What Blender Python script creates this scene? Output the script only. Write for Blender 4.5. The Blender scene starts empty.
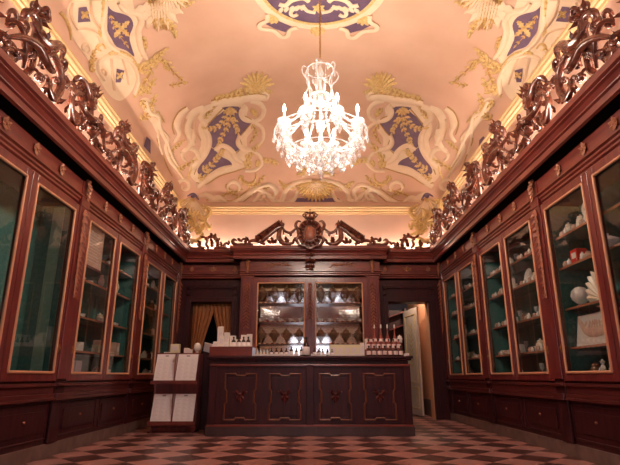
import bpy, bmesh, math, random
from math import sin, cos, pi, sqrt, atan2, tan, exp, log
from mathutils import Vector, Matrix, geometry
random.seed(7)
S = bpy.context.scene
COL = S.collection

# ------------------------------------------------------------------ camera
EYE = 0.76
PITCH = math.radians(16.1)
F = 500.0
cam = bpy.data.cameras.new('camera'); camo = bpy.data.objects.new('camera', cam); COL.objects.link(camo)
camo.location = (0, 0, EYE); camo.rotation_euler = (pi/2 + PITCH, 0, 0)
cam.sensor_width = 36; cam.lens = 36*F/620; cam.clip_start = 0.05
S.camera = camo
# ------------------------------------------------------------------ world, exposure, light levels
w = bpy.data.worlds.new('world'); S.world = w; w.use_nodes = True
w.node_tree.nodes['Background'].inputs[0].default_value = (0.95, 0.82, 0.92, 1)
w.node_tree.nodes['Background'].inputs[1].default_value = 3.2
S.view_settings.view_transform = 'Standard'; S.view_settings.look = 'None'
S.view_settings.exposure = 0.12; S.view_settings.gamma = 1.0
S.cycles.max_bounces = 8; S.cycles.transparent_max_bounces = 12
S.cycles.sample_clamp_indirect = 6.0; S.cycles.caustics_reflective = False; S.cycles.caustics_refractive = False
S.cycles.use_denoising = True
TUBE = 52.0          # cornice uplight emission
BULB = 45.0          # chandelier bulb emission
CHAND = 23.0         # watts of each candle lamp
# ------------------------------------------------------------------ room constants
XF, XC, XU = 2.60, 2.37, 2.70      # cabinet face, cornice lip, upper wall
YB, YF = 9.95, -0.45               # plaster back wall, front wall
YS = 9.80                          # face of panelled side parts of back wall
ZC, ZG, RISE = 3.185, 4.20, 1.10

# ------------------------------------------------------------------ materials
def mat(name, col, rough=.5, metal=0., noise=None, bump=0., spec=.5, emit=None, coat=0., kind='noise', col2=None, scale=(1,1,1)):
    m = bpy.data.materials.new(name); m.use_nodes = True
    nt = m.node_tree; b = nt.nodes['Principled BSDF']
    b.inputs['Base Color'].default_value = (*col, 1); b.inputs['Roughness'].default_value = rough
    b.inputs['Metallic'].default_value = metal; b.inputs['Specular IOR Level'].default_value = spec
    b.inputs['Coat Weight'].default_value = coat; b.inputs['Coat Roughness'].default_value = .15
    if emit:
        b.inputs['Emission Color'].default_value = (*emit[0], 1); b.inputs['Emission Strength'].default_value = emit[1]
    if col2 is not None or bump:
        tc = nt.nodes.new('ShaderNodeTexCoord'); mp = nt.nodes.new('ShaderNodeMapping'); mp.inputs['Scale'].default_value = scale
        nt.links.new(tc.outputs['Object'], mp.inputs[0])
        n = nt.nodes.new('ShaderNodeTexNoise'); n.inputs['Scale'].default_value = noise or 5; n.inputs['Detail'].default_value = 5
        nt.links.new(mp.outputs[0], n.inputs[0])
        if col2 is not None:
            r = nt.nodes.new('ShaderNodeValToRGB'); r.color_ramp.elements[0].position = .32; r.color_ramp.elements[1].position = .68
            r.color_ramp.elements[0].color = (*col, 1); r.color_ramp.elements[1].color = (*col2, 1)
            nt.links.new(n.outputs[0], r.inputs[0]); nt.links.new(r.outputs[0], b.inputs['Base Color'])
        if bump:
            bp = nt.nodes.new('ShaderNodeBump'); bp.inputs['Strength'].default_value = bump; bp.inputs['Distance'].default_value = .01
            nt.links.new(n.outputs[0], bp.inputs['Height']); nt.links.new(bp.outputs[0], b.inputs['Normal'])
    return m
WOOD = mat('mahogany', (.125, .018, .018), .30, noise=3, col2=(.215, .036, .032), scale=(6, 6, .9), coat=.25)
WOODH = mat('mahogany_moulding', (.15, .025, .02), .30, noise=3, col2=(.25, .05, .035), scale=(1, 1, 6), coat=.3)
WOODD = mat('dark_oak', (.034, .007, .010), .42, noise=3, col2=(.066, .013, .016), scale=(6, 6, .9), coat=0, spec=.3)
PANM = mat('bronzed_moulding', (.15, .045, .025), .35, noise=4, col2=(.22, .07, .035), coat=.2)
PLIN = mat('dark_plinth', (.055, .028, .03), .4, noise=6, col2=(.09, .045, .045))
WOODM = mat('dark_moulding', (.085, .016, .016), .3, noise=3, col2=(.14, .028, .025), scale=(1, 1, 6), coat=.3)
SHADEBLK = mat('recess_shade_black', (.008, .004, .004), .6)  # soffit shadow put into the colour of the cornice recess
CARVE = mat('carved_walnut', (.07, .016, .010), .24, noise=14, col2=(.24, .07, .04), coat=.8, bump=.3, metal=.08)
CARVL = mat('carved_relief', (.28, .085, .05), .38, noise=14, col2=(.42, .15, .085))
GILT = mat('gilt_bead', (.74, .38, .22), .38, metal=.15)
ROSE = mat('dull_gilt', (.46, .19, .105), .4, metal=.15)
GOLD = mat('gold_leaf_plaster', (.58, .36, .12), .5, noise=30, col2=(.80, .58, .26))
GOLDD = mat('old_gold_paint', (.42, .22, .05), .6, noise=30, col2=(.58, .33, .09))
GOLDC = mat('gilded_cornice', (.74, .52, .26), .4, metal=.15)
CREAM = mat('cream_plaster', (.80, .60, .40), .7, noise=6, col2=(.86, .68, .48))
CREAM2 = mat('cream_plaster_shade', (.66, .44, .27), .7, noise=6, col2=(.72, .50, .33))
SALMON = mat('salmon_plaster', (.66, .40, .27), .85, noise=1.6, col2=(.74, .475, .335), bump=.15)
SALM2 = mat('salmon_wall', (.76, .52, .40), .85, noise=2, col2=(.82, .58, .46))
BLUE = mat('violet_blue_paint', (.115, .065, .115), .7, noise=9, col2=(.155, .09, .15))
TEAL = mat('teal_fabric', (.05, .18, .165), .9, noise=30, col2=(.075, .24, .21))
TEALL = mat('pale_green_panel', (.22, .42, .33), .8, noise=20, col2=(.27, .48, .38))
STONE = mat('grey_stone', (.14, .085, .075), .5, noise=7, col2=(.22, .145, .125))
PAPER = mat('white_paper', (.94, .86, .85), .7)
PRINT = mat('printed_grey', (.76, .66, .67), .7)
PINKP = mat('old_document', (.62, .38, .30), .7, noise=18, col2=(.72, .48, .38))
IVORY = mat('ivory_ceramic', (.88, .70, .55), .25, noise=8, col2=(.93, .80, .68))
WHITE = mat('white_ceramic', (.84, .76, .72), .2)
WBOX = mat('white_carton', (.84, .74, .68), .6)
CBOX = mat('cream_carton', (.78, .70, .46), .6)
LILAC = mat('lilac_carton', (.42, .36, .46), .6)
REDB = mat('red_carton', (.62, .04, .025), .5)
PINKL = mat('pink_label', (.92, .70, .66), .6)
AMBER = mat('dark_amber_bottle', (.05, .014, .01), .12, coat=.5)
ROSEG = mat('rose_liquid_bottle', (.34, .09, .07), .12, coat=.5)
CLEARB = mat('pale_glass_bottle', (.55, .60, .62), .08, coat=.5)
BROWN = mat('brown_glaze', (.20, .085, .05), .25, noise=8, col2=(.30, .14, .08))
SILV = mat('silver', (.62, .60, .62), .25, metal=.9)
BRASS = mat('brass', (.50, .28, .10), .3, metal=.8)
BLACK = mat('black_cap', (.01, .01, .012), .4)
CURT = mat('ochre_curtain', (.44, .16, .06), .8, noise=20, col2=(.60, .26, .11), scale=(6, 6, .6))
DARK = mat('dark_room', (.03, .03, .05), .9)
ORANGE = mat('apricot_wall', (.66, .33, .18), .85, noise=3, col2=(.72, .38, .22))
DOORP = mat('painted_door', (.66, .52, .42), .6, noise=4, col2=(.74, .60, .50))
CANDLE = mat('candle_tube', (.85, .80, .74), .4)
TUBEM = mat('lamp_tube', (1, .9, .8), .4, emit=((1, .84, .68), TUBE))
BULBM = mat('flame_bulb', (1, .9, .8), .4, emit=((1, .82, .68), BULB))
MIRROR = mat('aged_mirror', (.72, .70, .74), .07, metal=1)

def glass_mat(name, tint, ior, rough=.0):
    m = bpy.data.materials.new(name); m.use_nodes = True; nt = m.node_tree; nt.nodes.clear()
    o = nt.nodes.new('ShaderNodeOutputMaterial'); mx = nt.nodes.new('ShaderNodeMixShader')
    t = nt.nodes.new('ShaderNodeBsdfTransparent'); t.inputs[0].default_value = (*tint, 1)
    g = nt.nodes.new('ShaderNodeBsdfGlossy'); g.inputs['Roughness'].default_value = rough
    ge = nt.nodes.new('ShaderNodeNewGeometry'); dt = nt.nodes.new('ShaderNodeVectorMath'); dt.operation = 'DOT_PRODUCT'
    nt.links.new(ge.outputs['Incoming'], dt.inputs[0]); nt.links.new(ge.outputs['Normal'], dt.inputs[1])
    def mth(op, a, b=None):
        n = nt.nodes.new('ShaderNodeMath'); n.operation = op
        for i, q in enumerate((a, b)):
            if q is None: continue
            if isinstance(q, (int, float)): n.inputs[i].default_value = q
            else: nt.links.new(q, n.inputs[i])
        return n.outputs[0]
    c = mth('ABSOLUTE', dt.outputs['Value']); k = mth('POWER', mth('SUBTRACT', 1.0, c), 5.0)
    nt.links.new(mth('ADD', mth('MULTIPLY', k, .90), .04), mx.inputs[0]); nt.links.new(t.outputs[0], mx.inputs[1]); nt.links.new(g.outputs[0], mx.inputs[2])
    nt.links.new(mx.outputs[0], o.inputs[0]); return m
PANE = glass_mat('window_glass', (.95, .97, .96), 1.45)
CRYS = bpy.data.materials.new('crystal'); CRYS.use_nodes = True
_nt = CRYS.node_tree; _nt.nodes.clear()
_o = _nt.nodes.new('ShaderNodeOutputMaterial'); _m = _nt.nodes.new('ShaderNodeMixShader'); _m.inputs[0].default_value = .42
_m2 = _nt.nodes.new('ShaderNodeMixShader'); _m2.inputs[0].default_value = .32
_t = _nt.nodes.new('ShaderNodeBsdfTransparent'); _g = _nt.nodes.new('ShaderNodeBsdfGlossy'); _g.inputs['Roughness'].default_value = .18
_tr = _nt.nodes.new('ShaderNodeBsdfTranslucent'); _tr.inputs[0].default_value = (.95, .92, .95, 1)
_nt.links.new(_g.outputs[0], _m2.inputs[1]); _nt.links.new(_tr.outputs[0], _m2.inputs[2])
_nt.links.new(_t.outputs[0], _m.inputs[1]); _nt.links.new(_m2.outputs[0], _m.inputs[2]); _nt.links.new(_m.outputs[0], _o.inputs[0])

def floor_mat():
    m = bpy.data.materials.new('marble_checker'); m.use_nodes = True; nt = m.node_tree; b = nt.nodes['Principled BSDF']
    tc = nt.nodes.new('ShaderNodeTexCoord'); mp = nt.nodes.new('ShaderNodeMapping')
    D = .485; s = 1/(D/sqrt(2))
    mp.inputs['Location'].default_value = (-.13, .13, 0); mp.inputs['Rotation'].default_value = (0, 0, pi/4); mp.inputs['Scale'].default_value = (s, s, 1)
    nt.links.new(tc.outputs['Object'], mp.inputs[0])
    ch = nt.nodes.new('ShaderNodeTexChecker'); ch.inputs['Scale'].default_value = 1
    nt.links.new(mp.outputs[0], ch.inputs['Vector'])
    n = nt.nodes.new('ShaderNodeTexNoise'); n.inputs['Scale'].default_value = 3.5; n.inputs['Detail'].default_value = 6
    nt.links.new(tc.outputs['Object'], n.inputs[0])
    ra = nt.nodes.new('ShaderNodeValToRGB'); ra.color_ramp.elements[0].color = (.42, .19, .17, 1); ra.color_ramp.elements[1].color = (.60, .31, .28, 1)
    rb = nt.nodes.new('ShaderNodeValToRGB'); rb.color_ramp.elements[0].color = (.055, .022, .022, 1); rb.color_ramp.elements[1].color = (.15, .06, .055, 1)
    mx = nt.nodes.new('ShaderNodeMix'); mx.data_type = 'RGBA'
    nt.links.new(n.outputs[0], ra.inputs[0]); nt.links.new(n.outputs[0], rb.inputs[0])
    nt.links.new(ch.outputs['Fac'], mx.inputs['Factor']); nt.links.new(rb.outputs[0], mx.inputs['A']); nt.links.new(ra.outputs[0], mx.inputs['B'])
    nt.links.new(mx.outputs['Result'], b.inputs['Base Color']); b.inputs['Roughness'].default_value = .33
    return m
FLOORM = floor_mat()

# ------------------------------------------------------------------ mesh builder
def V(*a): return Vector(a)
class MB:
    def __init__(s): s.v = []; s.f = []; s.mi = []; s.ms = []; s.M = Matrix.Identity(4); s.cur = 0
    def use(s, m):
        if m not in s.ms: s.ms.append(m)
        s.cur = s.ms.index(m); return s
    def add(s, vs, fs):
        b = len(s.v); s.v += [s.M @ Vector(p) for p in vs]
        for f in fs: s.f.append([b+i for i in f]); s.mi.append(s.cur)
    def box(s, x0, x1, y0, y1, z0, z1):
        s.add([(x0,y0,z0),(x1,y0,z0),(x1,y1,z0),(x0,y1,z0),(x0,y0,z1),(x1,y0,z1),(x1,y1,z1),(x0,y1,z1)],
              [(0,3,2,1),(4,5,6,7),(0,1,5,4),(1,2,6,5),(2,3,7,6),(3,0,4,7)])
    def lathe(s, prof, n=12, c=(0,0,0)):
        vs = []; fs = []; k = len(prof)
        for r, z in prof:
            for i in range(n): a = 2*pi*i/n; vs.append((c[0]+r*cos(a), c[1]+r*sin(a), c[2]+z))
        for j in range(k-1):
            for i in range(n): i2 = (i+1) % n; fs.append((j*n+i, j*n+i2, (j+1)*n+i2, (j+1)*n+i))
        fs.append(tuple(range(n-1, -1, -1))); fs.append(tuple((k-1)*n+i for i in range(n)))
        s.add(vs, fs)
    def sph(s, c, r, n=8, k=5, sq=(1,1,1)):
        pr = []
        vs = [(c[0], c[1], c[2]-r*sq[2])]; fs = []
        for j in range(1, k):
            a = -pi/2+pi*j/k
            for i in range(n): b = 2*pi*i/n; vs.append((c[0]+r*sq[0]*cos(a)*cos(b), c[1]+r*sq[1]*cos(a)*sin(b), c[2]+r*sq[2]*sin(a)))
        vs.append((c[0], c[1], c[2]+r*sq[2])); L = len(vs)-1
        for i in range(n):
            i2 = (i+1) % n; fs.append((0, 1+i2, 1+i)); fs.append((L, L-n+i, L-n+i2))
            for j in range(k-2): fs.append((1+j*n+i, 1+j*n+i2, 1+(j+1)*n+i2, 1+(j+1)*n+i))
        s.add(vs, fs)
    def tube(s, pts, rad, n=7, flat=1.0, up=None):
        pts = [Vector(p) for p in pts]; N = len(pts); vs = []; fs = []
        if not hasattr(rad, '__len__'): rad = [rad]*N
        prev = up or Vector((0, -1, 0))
        for i, p in enumerate(pts):
            t = (pts[min(i+1, N-1)]-pts[max(i-1, 0)])
            if t.length < 1e-9: t = Vector((0,0,1))
            t.normalize(); a = prev-t*prev.dot(t)
            if a.length < 1e-4: a = t.orthogonal()
            a.normalize(); b = t.cross(a); prev = a if up is None else up
            for k in range(n): g = 2*pi*k/n; vs.append(p+a*cos(g)*rad[i]*flat+b*sin(g)*rad[i])
        for i in range(N-1):
            for k in range(n): k2 = (k+1) % n; fs.append((i*n+k, (i+1)*n+k, (i+1)*n+k2, i*n+k2))
        fs.append(tuple(range(n))); fs.append(tuple((N-1)*n+n-1-k for k in range(n)))
        s.add(vs, fs)
    def extr(s, poly, y0, y1):      # polygon in xz, extruded along y
        n = len(poly)
        s.add([(x, y0, z) for x, z in poly]+[(x, y1, z) for x, z in poly],
              [tuple(range(n)), tuple(range(2*n-1, n-1, -1))]+[(i, i+n, (i+1) % n+n, (i+1) % n) for i in range(n)])
    def leaf(s, base, d, L, W, side, out, curl=.25, bend=0., n=9, lobes=4, lift=.2):
        """carved acanthus leaf: d = direction, side = in-plane side, out = out of plane"""
        base = Vector(base); d = Vector(d).normalized(); side = Vector(side).normalized(); out = Vector(out).normalized()
        vs = []; fs = []
        for i in range(n+1):
            t = i/n; c = base+d*L*t*(1-.25*abs(bend)*t)+side*bend*L*t*t+out*(curl*L*t*t*t)
            hw = W*(sin(pi*min(1, t*.92+.06))**.7)*(1+.28*sin(2*pi*lobes*t))*.5
            if i == n: hw = W*.04
            vs += [c-side*hw, c+out*hw*lift*2, c+side*hw, c-out*hw*.25]
        for i in range(n):
            for k in range(4): k2 = (k+1) % 4; fs.append((4*i+k, 4*i+k2, 4*i+4+k2, 4*i+4+k))
        fs.append((3, 2, 1, 0)); fs.append((4*n, 4*n+1, 4*n+2, 4*n+3))
        s.add(vs, fs)
    def build(s, name, m=None, parent=None, smooth=False, loc=None, bevel=0):
        me = bpy.data.meshes.new(name); me.from_pydata([tuple(v) for v in s.v], [], s.f); me.validate(); 
        for mm in ([m] if m else s.ms): me.materials.append(mm)
        if not m and len(s.ms) > 1 and len(me.polygons) == len(s.mi): me.polygons.foreach_set('material_index', s.mi)
        bm = bmesh.new(); bm.from_mesh(me); bmesh.ops.recalc_face_normals(bm, faces=bm.faces); bm.to_mesh(me); bm.free()
        if smooth:
            me.polygons.foreach_set('use_smooth', [True]*len(me.polygons))
            try: me.set_sharp_from_angle(angle=math.radians(50))
            except Exception: pass
        me.update()
        o = bpy.data.objects.new(name, me); COL.objects.link(o)
        if parent: o.parent = parent
        if loc: o.location = loc
        if bevel:
            b = o.modifiers.new('bevel', 'BEVEL'); b.width = bevel; b.segments = 2; b.limit_method = 'ANGLE'
        return o
def tag(o, label, cat, group=None):
    o['label'] = label; o['category'] = cat
    if group: o['group'] = group
    return o
def thing(name, loc, label, cat, group=None, rz=0):
    o = bpy.data.objects.new(name, None); COL.objects.link(o); o.location = loc; o.rotation_euler = (0, 0, rz); o.empty_display_size = .1
    return tag(o, label, cat, group)
def struct(o): o['kind'] = 'structure'; return o
def dup(o, loc, rz=None, label=None, group=None, parent=None, scale=None):
    c = o.copy(); COL.objects.link(c); c.parent = parent
    if loc is not None: c.location = loc
    if rz is not None: c.rotation_euler = (0, 0, rz)
    if scale: c.scale = scale
    if label: c['label'] = label
    if group: c['group'] = group
    for ch in KIDS.get(o.name, None) or [k for k in COL.objects if k.parent == o]:
        d = ch.copy(); COL.objects.link(d); d.parent = c
        for g in [k for k in COL.objects if k.parent == ch]:
            e = g.copy(); COL.objects.link(e); e.parent = d
    return c
KIDS = {}
def crom(P, k=6, closed=False):
    P = [Vector(p) for p in P]; out = []; n = len(P)
    rng = range(n if closed else n-1)
    for i in rng:
        if closed: a, b, c, d = P[(i-1) % n], P[i], P[(i+1) % n], P[(i+2) % n]
        else: a, b, c, d = P[max(i-1, 0)], P[i], P[i+1], P[min(i+2, n-1)]
        for j in range(k):
            t = j/k; out.append(.5*((2*b)+(c-a)*t+(2*a-5*b+4*c-d)*t*t+(3*b-a-3*c+d)*t**3))
    if not closed: out.append(P[-1])
    return out
def spiral(c, r0, r1, a0, a1, n=12):
    return [(c[0]+(r0+(r1-r0)*i/n)*cos(a0+(a1-a0)*i/n), c[1]+(r0+(r1-r0)*i/n)*sin(a0+(a1-a0)*i/n)) for i in range(n+1)]
def taper(n, r0, rm, r1): return [r0+(rm-r0)*sin(pi*.5*min(1, 2*i/n)) if i < n/2 else r1+(rm-r1)*sin(pi*.5*min(1, 2*(n-1-i)/n+.001)) for i in range(n)]

# ------------------------------------------------------------------ room shell
m = MB(); m.box(-3.1, 3.1, YF-.6, 13, -.1, 0); struct(m.build('floor', FLOORM))
for sx, nm in ((-1, 'wall_left'), (1, 'wall_right')):
    m = MB(); m.use(SALM2)
    a, b = sorted((sx*3.01, sx*3.1)); m.box(a, b, YF-.15, 10.1, 0, 3.1)
    a, b = sorted((sx*XU, sx*3.1)); m.box(a, b, YF-.15, 10.1, 3.1, 4.35)
    struct(m.build(nm))
m = MB(); m.use(SALM2); m.box(-3.1, 3.1, YB, 10.12, 3.05, 4.35)
m.use(WOODD)
for x0, x1, z0, z1 in ((-3.0, -2.33, 0, 3.05), (-1.53, 1.53, 0, 3.05), (2.33, 3.0, 0, 3.05), (-2.33, -1.53, 2.17, 3.05), (1.53, 2.33, 2.17, 3.05)):
    m.box(x0, x1, YS, 10.12, z0, z1)
struct(m.build('wall_back'))
m = MB(); m.use(SALM2)
for x0, x1, z0, z1 in ((-3.1, -1.6, 0, 4.35), (1.6, 3.1, 0, 4.35), (-1.6, 1.6, 2.3, 3.45), (-1.6, 1.6, 4.0, 4.35), (-1.6, -.8, 0, 2.3), (.8, 1.6, 0, 2.3)): m.box(x0, x1, YF-.15, YF, z0, z1)
struct(m.build('wall_front'))
for nm, x0, x1, z0, z1 in (('window_1', -1.6, 1.6, 3.45, 4.0), ('door_3', -.8, .8, 0, 2.3)):  # door: unseen glazed opening added and sized to admit fill daylight
    m = MB(); n = 4 if nm[0] == 'w' else 2
    for k in range(n+1): x = x0+.03+(x1-x0-.06)*k/n; m.box(x-.03, x+.03, YF-.12, YF-.06, z0, z1)
    m.box(x0, x1, YF-.12, YF-.06, z0, z0+.06); m.box(x0, x1, YF-.12, YF-.06, z1-.06, z1); o = struct(m.build(nm, WOOD))
    m = MB(); m.box(x0, x1, YF-.092, YF-.088, z0, z1); m.build('glass_pane', PANE, o)

# ------------------------------------------------------------------ vaulted ceiling
def smin(a, b, k=.45):
    h = max(k-abs(a-b), 0)/k; return min(a, b)-h*h*k*.25
def H(x, y):
    sx = 2.70-abs(x); sy = min(y-YF, YB-y)
    s = max(0.0, smin(sx, sy)); q = max(0., 1-s/2.6)
    return ZG+RISE*sqrt(max(0, 1-q*q))
def NRM(x, y):
    e = .02; n = Vector((-(H(x+e, y)-H(x-e, y))/(2*e), -(H(x, y+e)-H(x, y-e))/(2*e), 1)); n.normalize(); return -n
def ray(u, v):
    return Vector((u-310, F*cos(PITCH)+(v-232.5)*sin(PITCH), F*sin(PITCH)-(v-232.5)*cos(PITCH)))
def hit(u, v):
    d = ray(u, v); lo, hi = .5, .5
    d = d/d.y
    t = 2.0; last = t
    while t < 9.93:
        x, z = d.x*t, EYE+d.z*t
        if abs(x) > 2.69 or z > H(x, t): break
        last = t; t += .04
    lo, hi = last, min(t, 9.94)
    for _ in range(14):
        mid = (lo+hi)/2; x, z = d.x*mid, EYE+d.z*mid
        if abs(x) > 2.695 or z > H(x, mid): hi = mid
        else: lo = mid
    x = d.x*lo; return x, lo
m = MB(); nx, ny = 90, 150; vs = []; fs = []
for j in range(ny+1):
    for i in range(nx+1):
        a = -cos(pi*i/nx); b = -cos(pi*j/ny); x = 2.7*a; y = (YF+YB)/2+(YB-YF)/2*b
        vs.append((x, y, H(x, y)))
for j in range(ny):
    for i in range(nx): p = j*(nx+1)+i; fs.append((p, p+1, p+nx+2, p+nx+1))
m.add(vs, fs); CEIL = struct(m.build('ceiling', SALMON, smooth=True))
m = MB(); m.box(-3.1, 3.1, YF-.15, 10.12, 5.45, 5.5); struct(m.build('roof_slab', DARK))

# decoration traced on the vault: (u,v) sight lines are met with the vault surface
def onv(u, v, lift):
    x, y = hit(u, v); n = NRM(x, y); return Vector((x, y, H(x, y)))+n*lift
class Deco:
    def __init__(s, mirror): s.m = MB(); s.mir = mirror; s.outs = []
    def pt(s, u, v, lift):
        if s.mir: u = 2*(315+max(0, 130-v)*.076)-u
        return onv(u, v, lift)
    def fill(s, poly, mt, lift=.006, smooth=4, step=5.0, outline=False):
        s.m.use(mt)
        P = [Vector((p[0], p[1], 0)) for p in poly]
        P = crom(P, smooth, True) if smooth else P
        P = [Vector((p.x, p.y)) for p in P]; n = len(P)
        xs = [p.x for p in P]; ys = [p.y for p in P]; pts = list(P)
        def inside(x, y):
            c = False
            for i in range(n):
                a, b = P[i], P[i-1]
                if (a.y > y) != (b.y > y) and x < (b.x-a.x)*(y-a.y)/(b.y-a.y)+a.x: c = not c
            return c
        x = min(xs)
        while x < max(xs):
            y = min(ys)
            while y < max(ys):
                if inside(x, y) and min((p-Vector((x, y))).length for p in P) > step*.35: pts.append(Vector((x, y)))
                y += step
            x += step
        if outline: s.outs.append([(p.x, p.y) for p in P])
        r = geometry.delaunay_2d_cdt(pts, [(i, (i+1) % n) for i in range(n)], [list(range(n))], 1, 1e-5)
        s.m.add([s.pt(p.x, p.y, lift) for p in r[0]], [tuple(f) for f in r[2]])
    def band(s, path, wd, mt, lift=.02, base=.003, k=5, closed=False):
        s.m.use(mt)
        P = crom([(p[0], p[1], 0) for p in path], k, closed)
        N = len(P); ww = wd if hasattr(wd, '__len__') else [wd, wd]
        vs = []; prof = [(-1, 0), (-.62, .8), (0, 1), (.62, .8), (1, 0)]
        for i, p in enumerate(P):
            a = P[(i-1) % N] if closed else P[max(i-1, 0)]; b = P[(i+1) % N] if closed else P[min(i+1, N-1)]
            t = (b-a); t = t.normalized() if t.length > 1e-6 else Vector((1, 0, 0)); nn = Vector((-t.y, t.x, 0))
            f = i/(N-1)*(len(ww)-1); j = min(int(f), len(ww)-2); wv = ww[j]+(ww[j+1]-ww[j])*(f-j)
            for q, h in prof: vs.append(s.pt(p.x+nn.x*q*wv/2, p.y+nn.y*q*wv/2, base+lift*h))
        fs = [];
        for i in range(N if closed else N-1):
            for k2 in range(4): i2 = (i+1) % N; fs.append((i*5+k2, i*5+k2+1, i2*5+k2+1, i2*5+k2))
        s.m.add(vs, fs)
    def leaf(s, u, v, ang, L, W, mt=None, lift=.02, bend=.15):
        s.m.use(mt or GOLD); n = 7; vs = []; fs = []
        dx, dy = cos(ang), -sin(ang); sx, sy = -dy, dx
        for i in range(n+1):
            t = i/n; cu = u+dx*L*t+sx*bend*L*t*t; cv = v+dy*L*t+sy*bend*L*t*t
            hw = W*.5*(sin(pi*min(1, .92*t+.06))**.7)*(1+.35*sin(6*pi*t)); hw = max(hw, .12)
            for q, h in ((-1, .2), (0, 1), (1, .2)): vs.append(s.pt(cu+sx*hw*q, cv+sy*hw*q, .006+lift*h))
        for i in range(n):
            for k2 in range(2): fs.append((3*i+k2, 3*i+k2+1, 3*i+k2+4, 3*i+k2+3))
        s.m.add(vs, fs)
    def sprig(s, path, L, W, n=8, mt=None, seed=1):
        r = random.Random(seed); P = crom([(p[0], p[1], 0) for p in path], 6); N = len(P)
        s.band(path, max(1.2, W*.7), GOLDD, .012)
        for i in range(n):
            k = int((i+.5)/n*(N-1)); t = P[min(k+1, N-1)]-P[k]; a = atan2(-t.y, t.x)
            for sg in (-1, 1):
                s.leaf(P[k].x, P[k].y, a+sg*(.75+r.random()*.4), L*(.7+.5*r.random())*(1-.35*i/n), W, mt, bend=sg*.2)
        s.leaf(P[-1].x, P[-1].y, atan2(-(P[-1]-P[-2]).y, (P[-1]-P[-2]).x), L, W, mt)
    def fan(s, u, v, a0, a1, n, L, W, mt=None, lift=.03):
        for i in range(n): s.leaf(u, v, a0+(a1-a0)*i/max(1, n-1), L, W, mt, lift, bend=0)
    def spir(s, c, r0, r1, a0, a1, wd, mt, lift=.02):
        s.band([(c[0]+(r0+(r1-r0)*i/9)*cos(a0+(a1-a0)*i/9), c[1]-(r0+(r1-r0)*i/9)*sin(a0+(a1-a0)*i/9)) for i in range(10)], wd, mt, lift, k=3)

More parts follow.
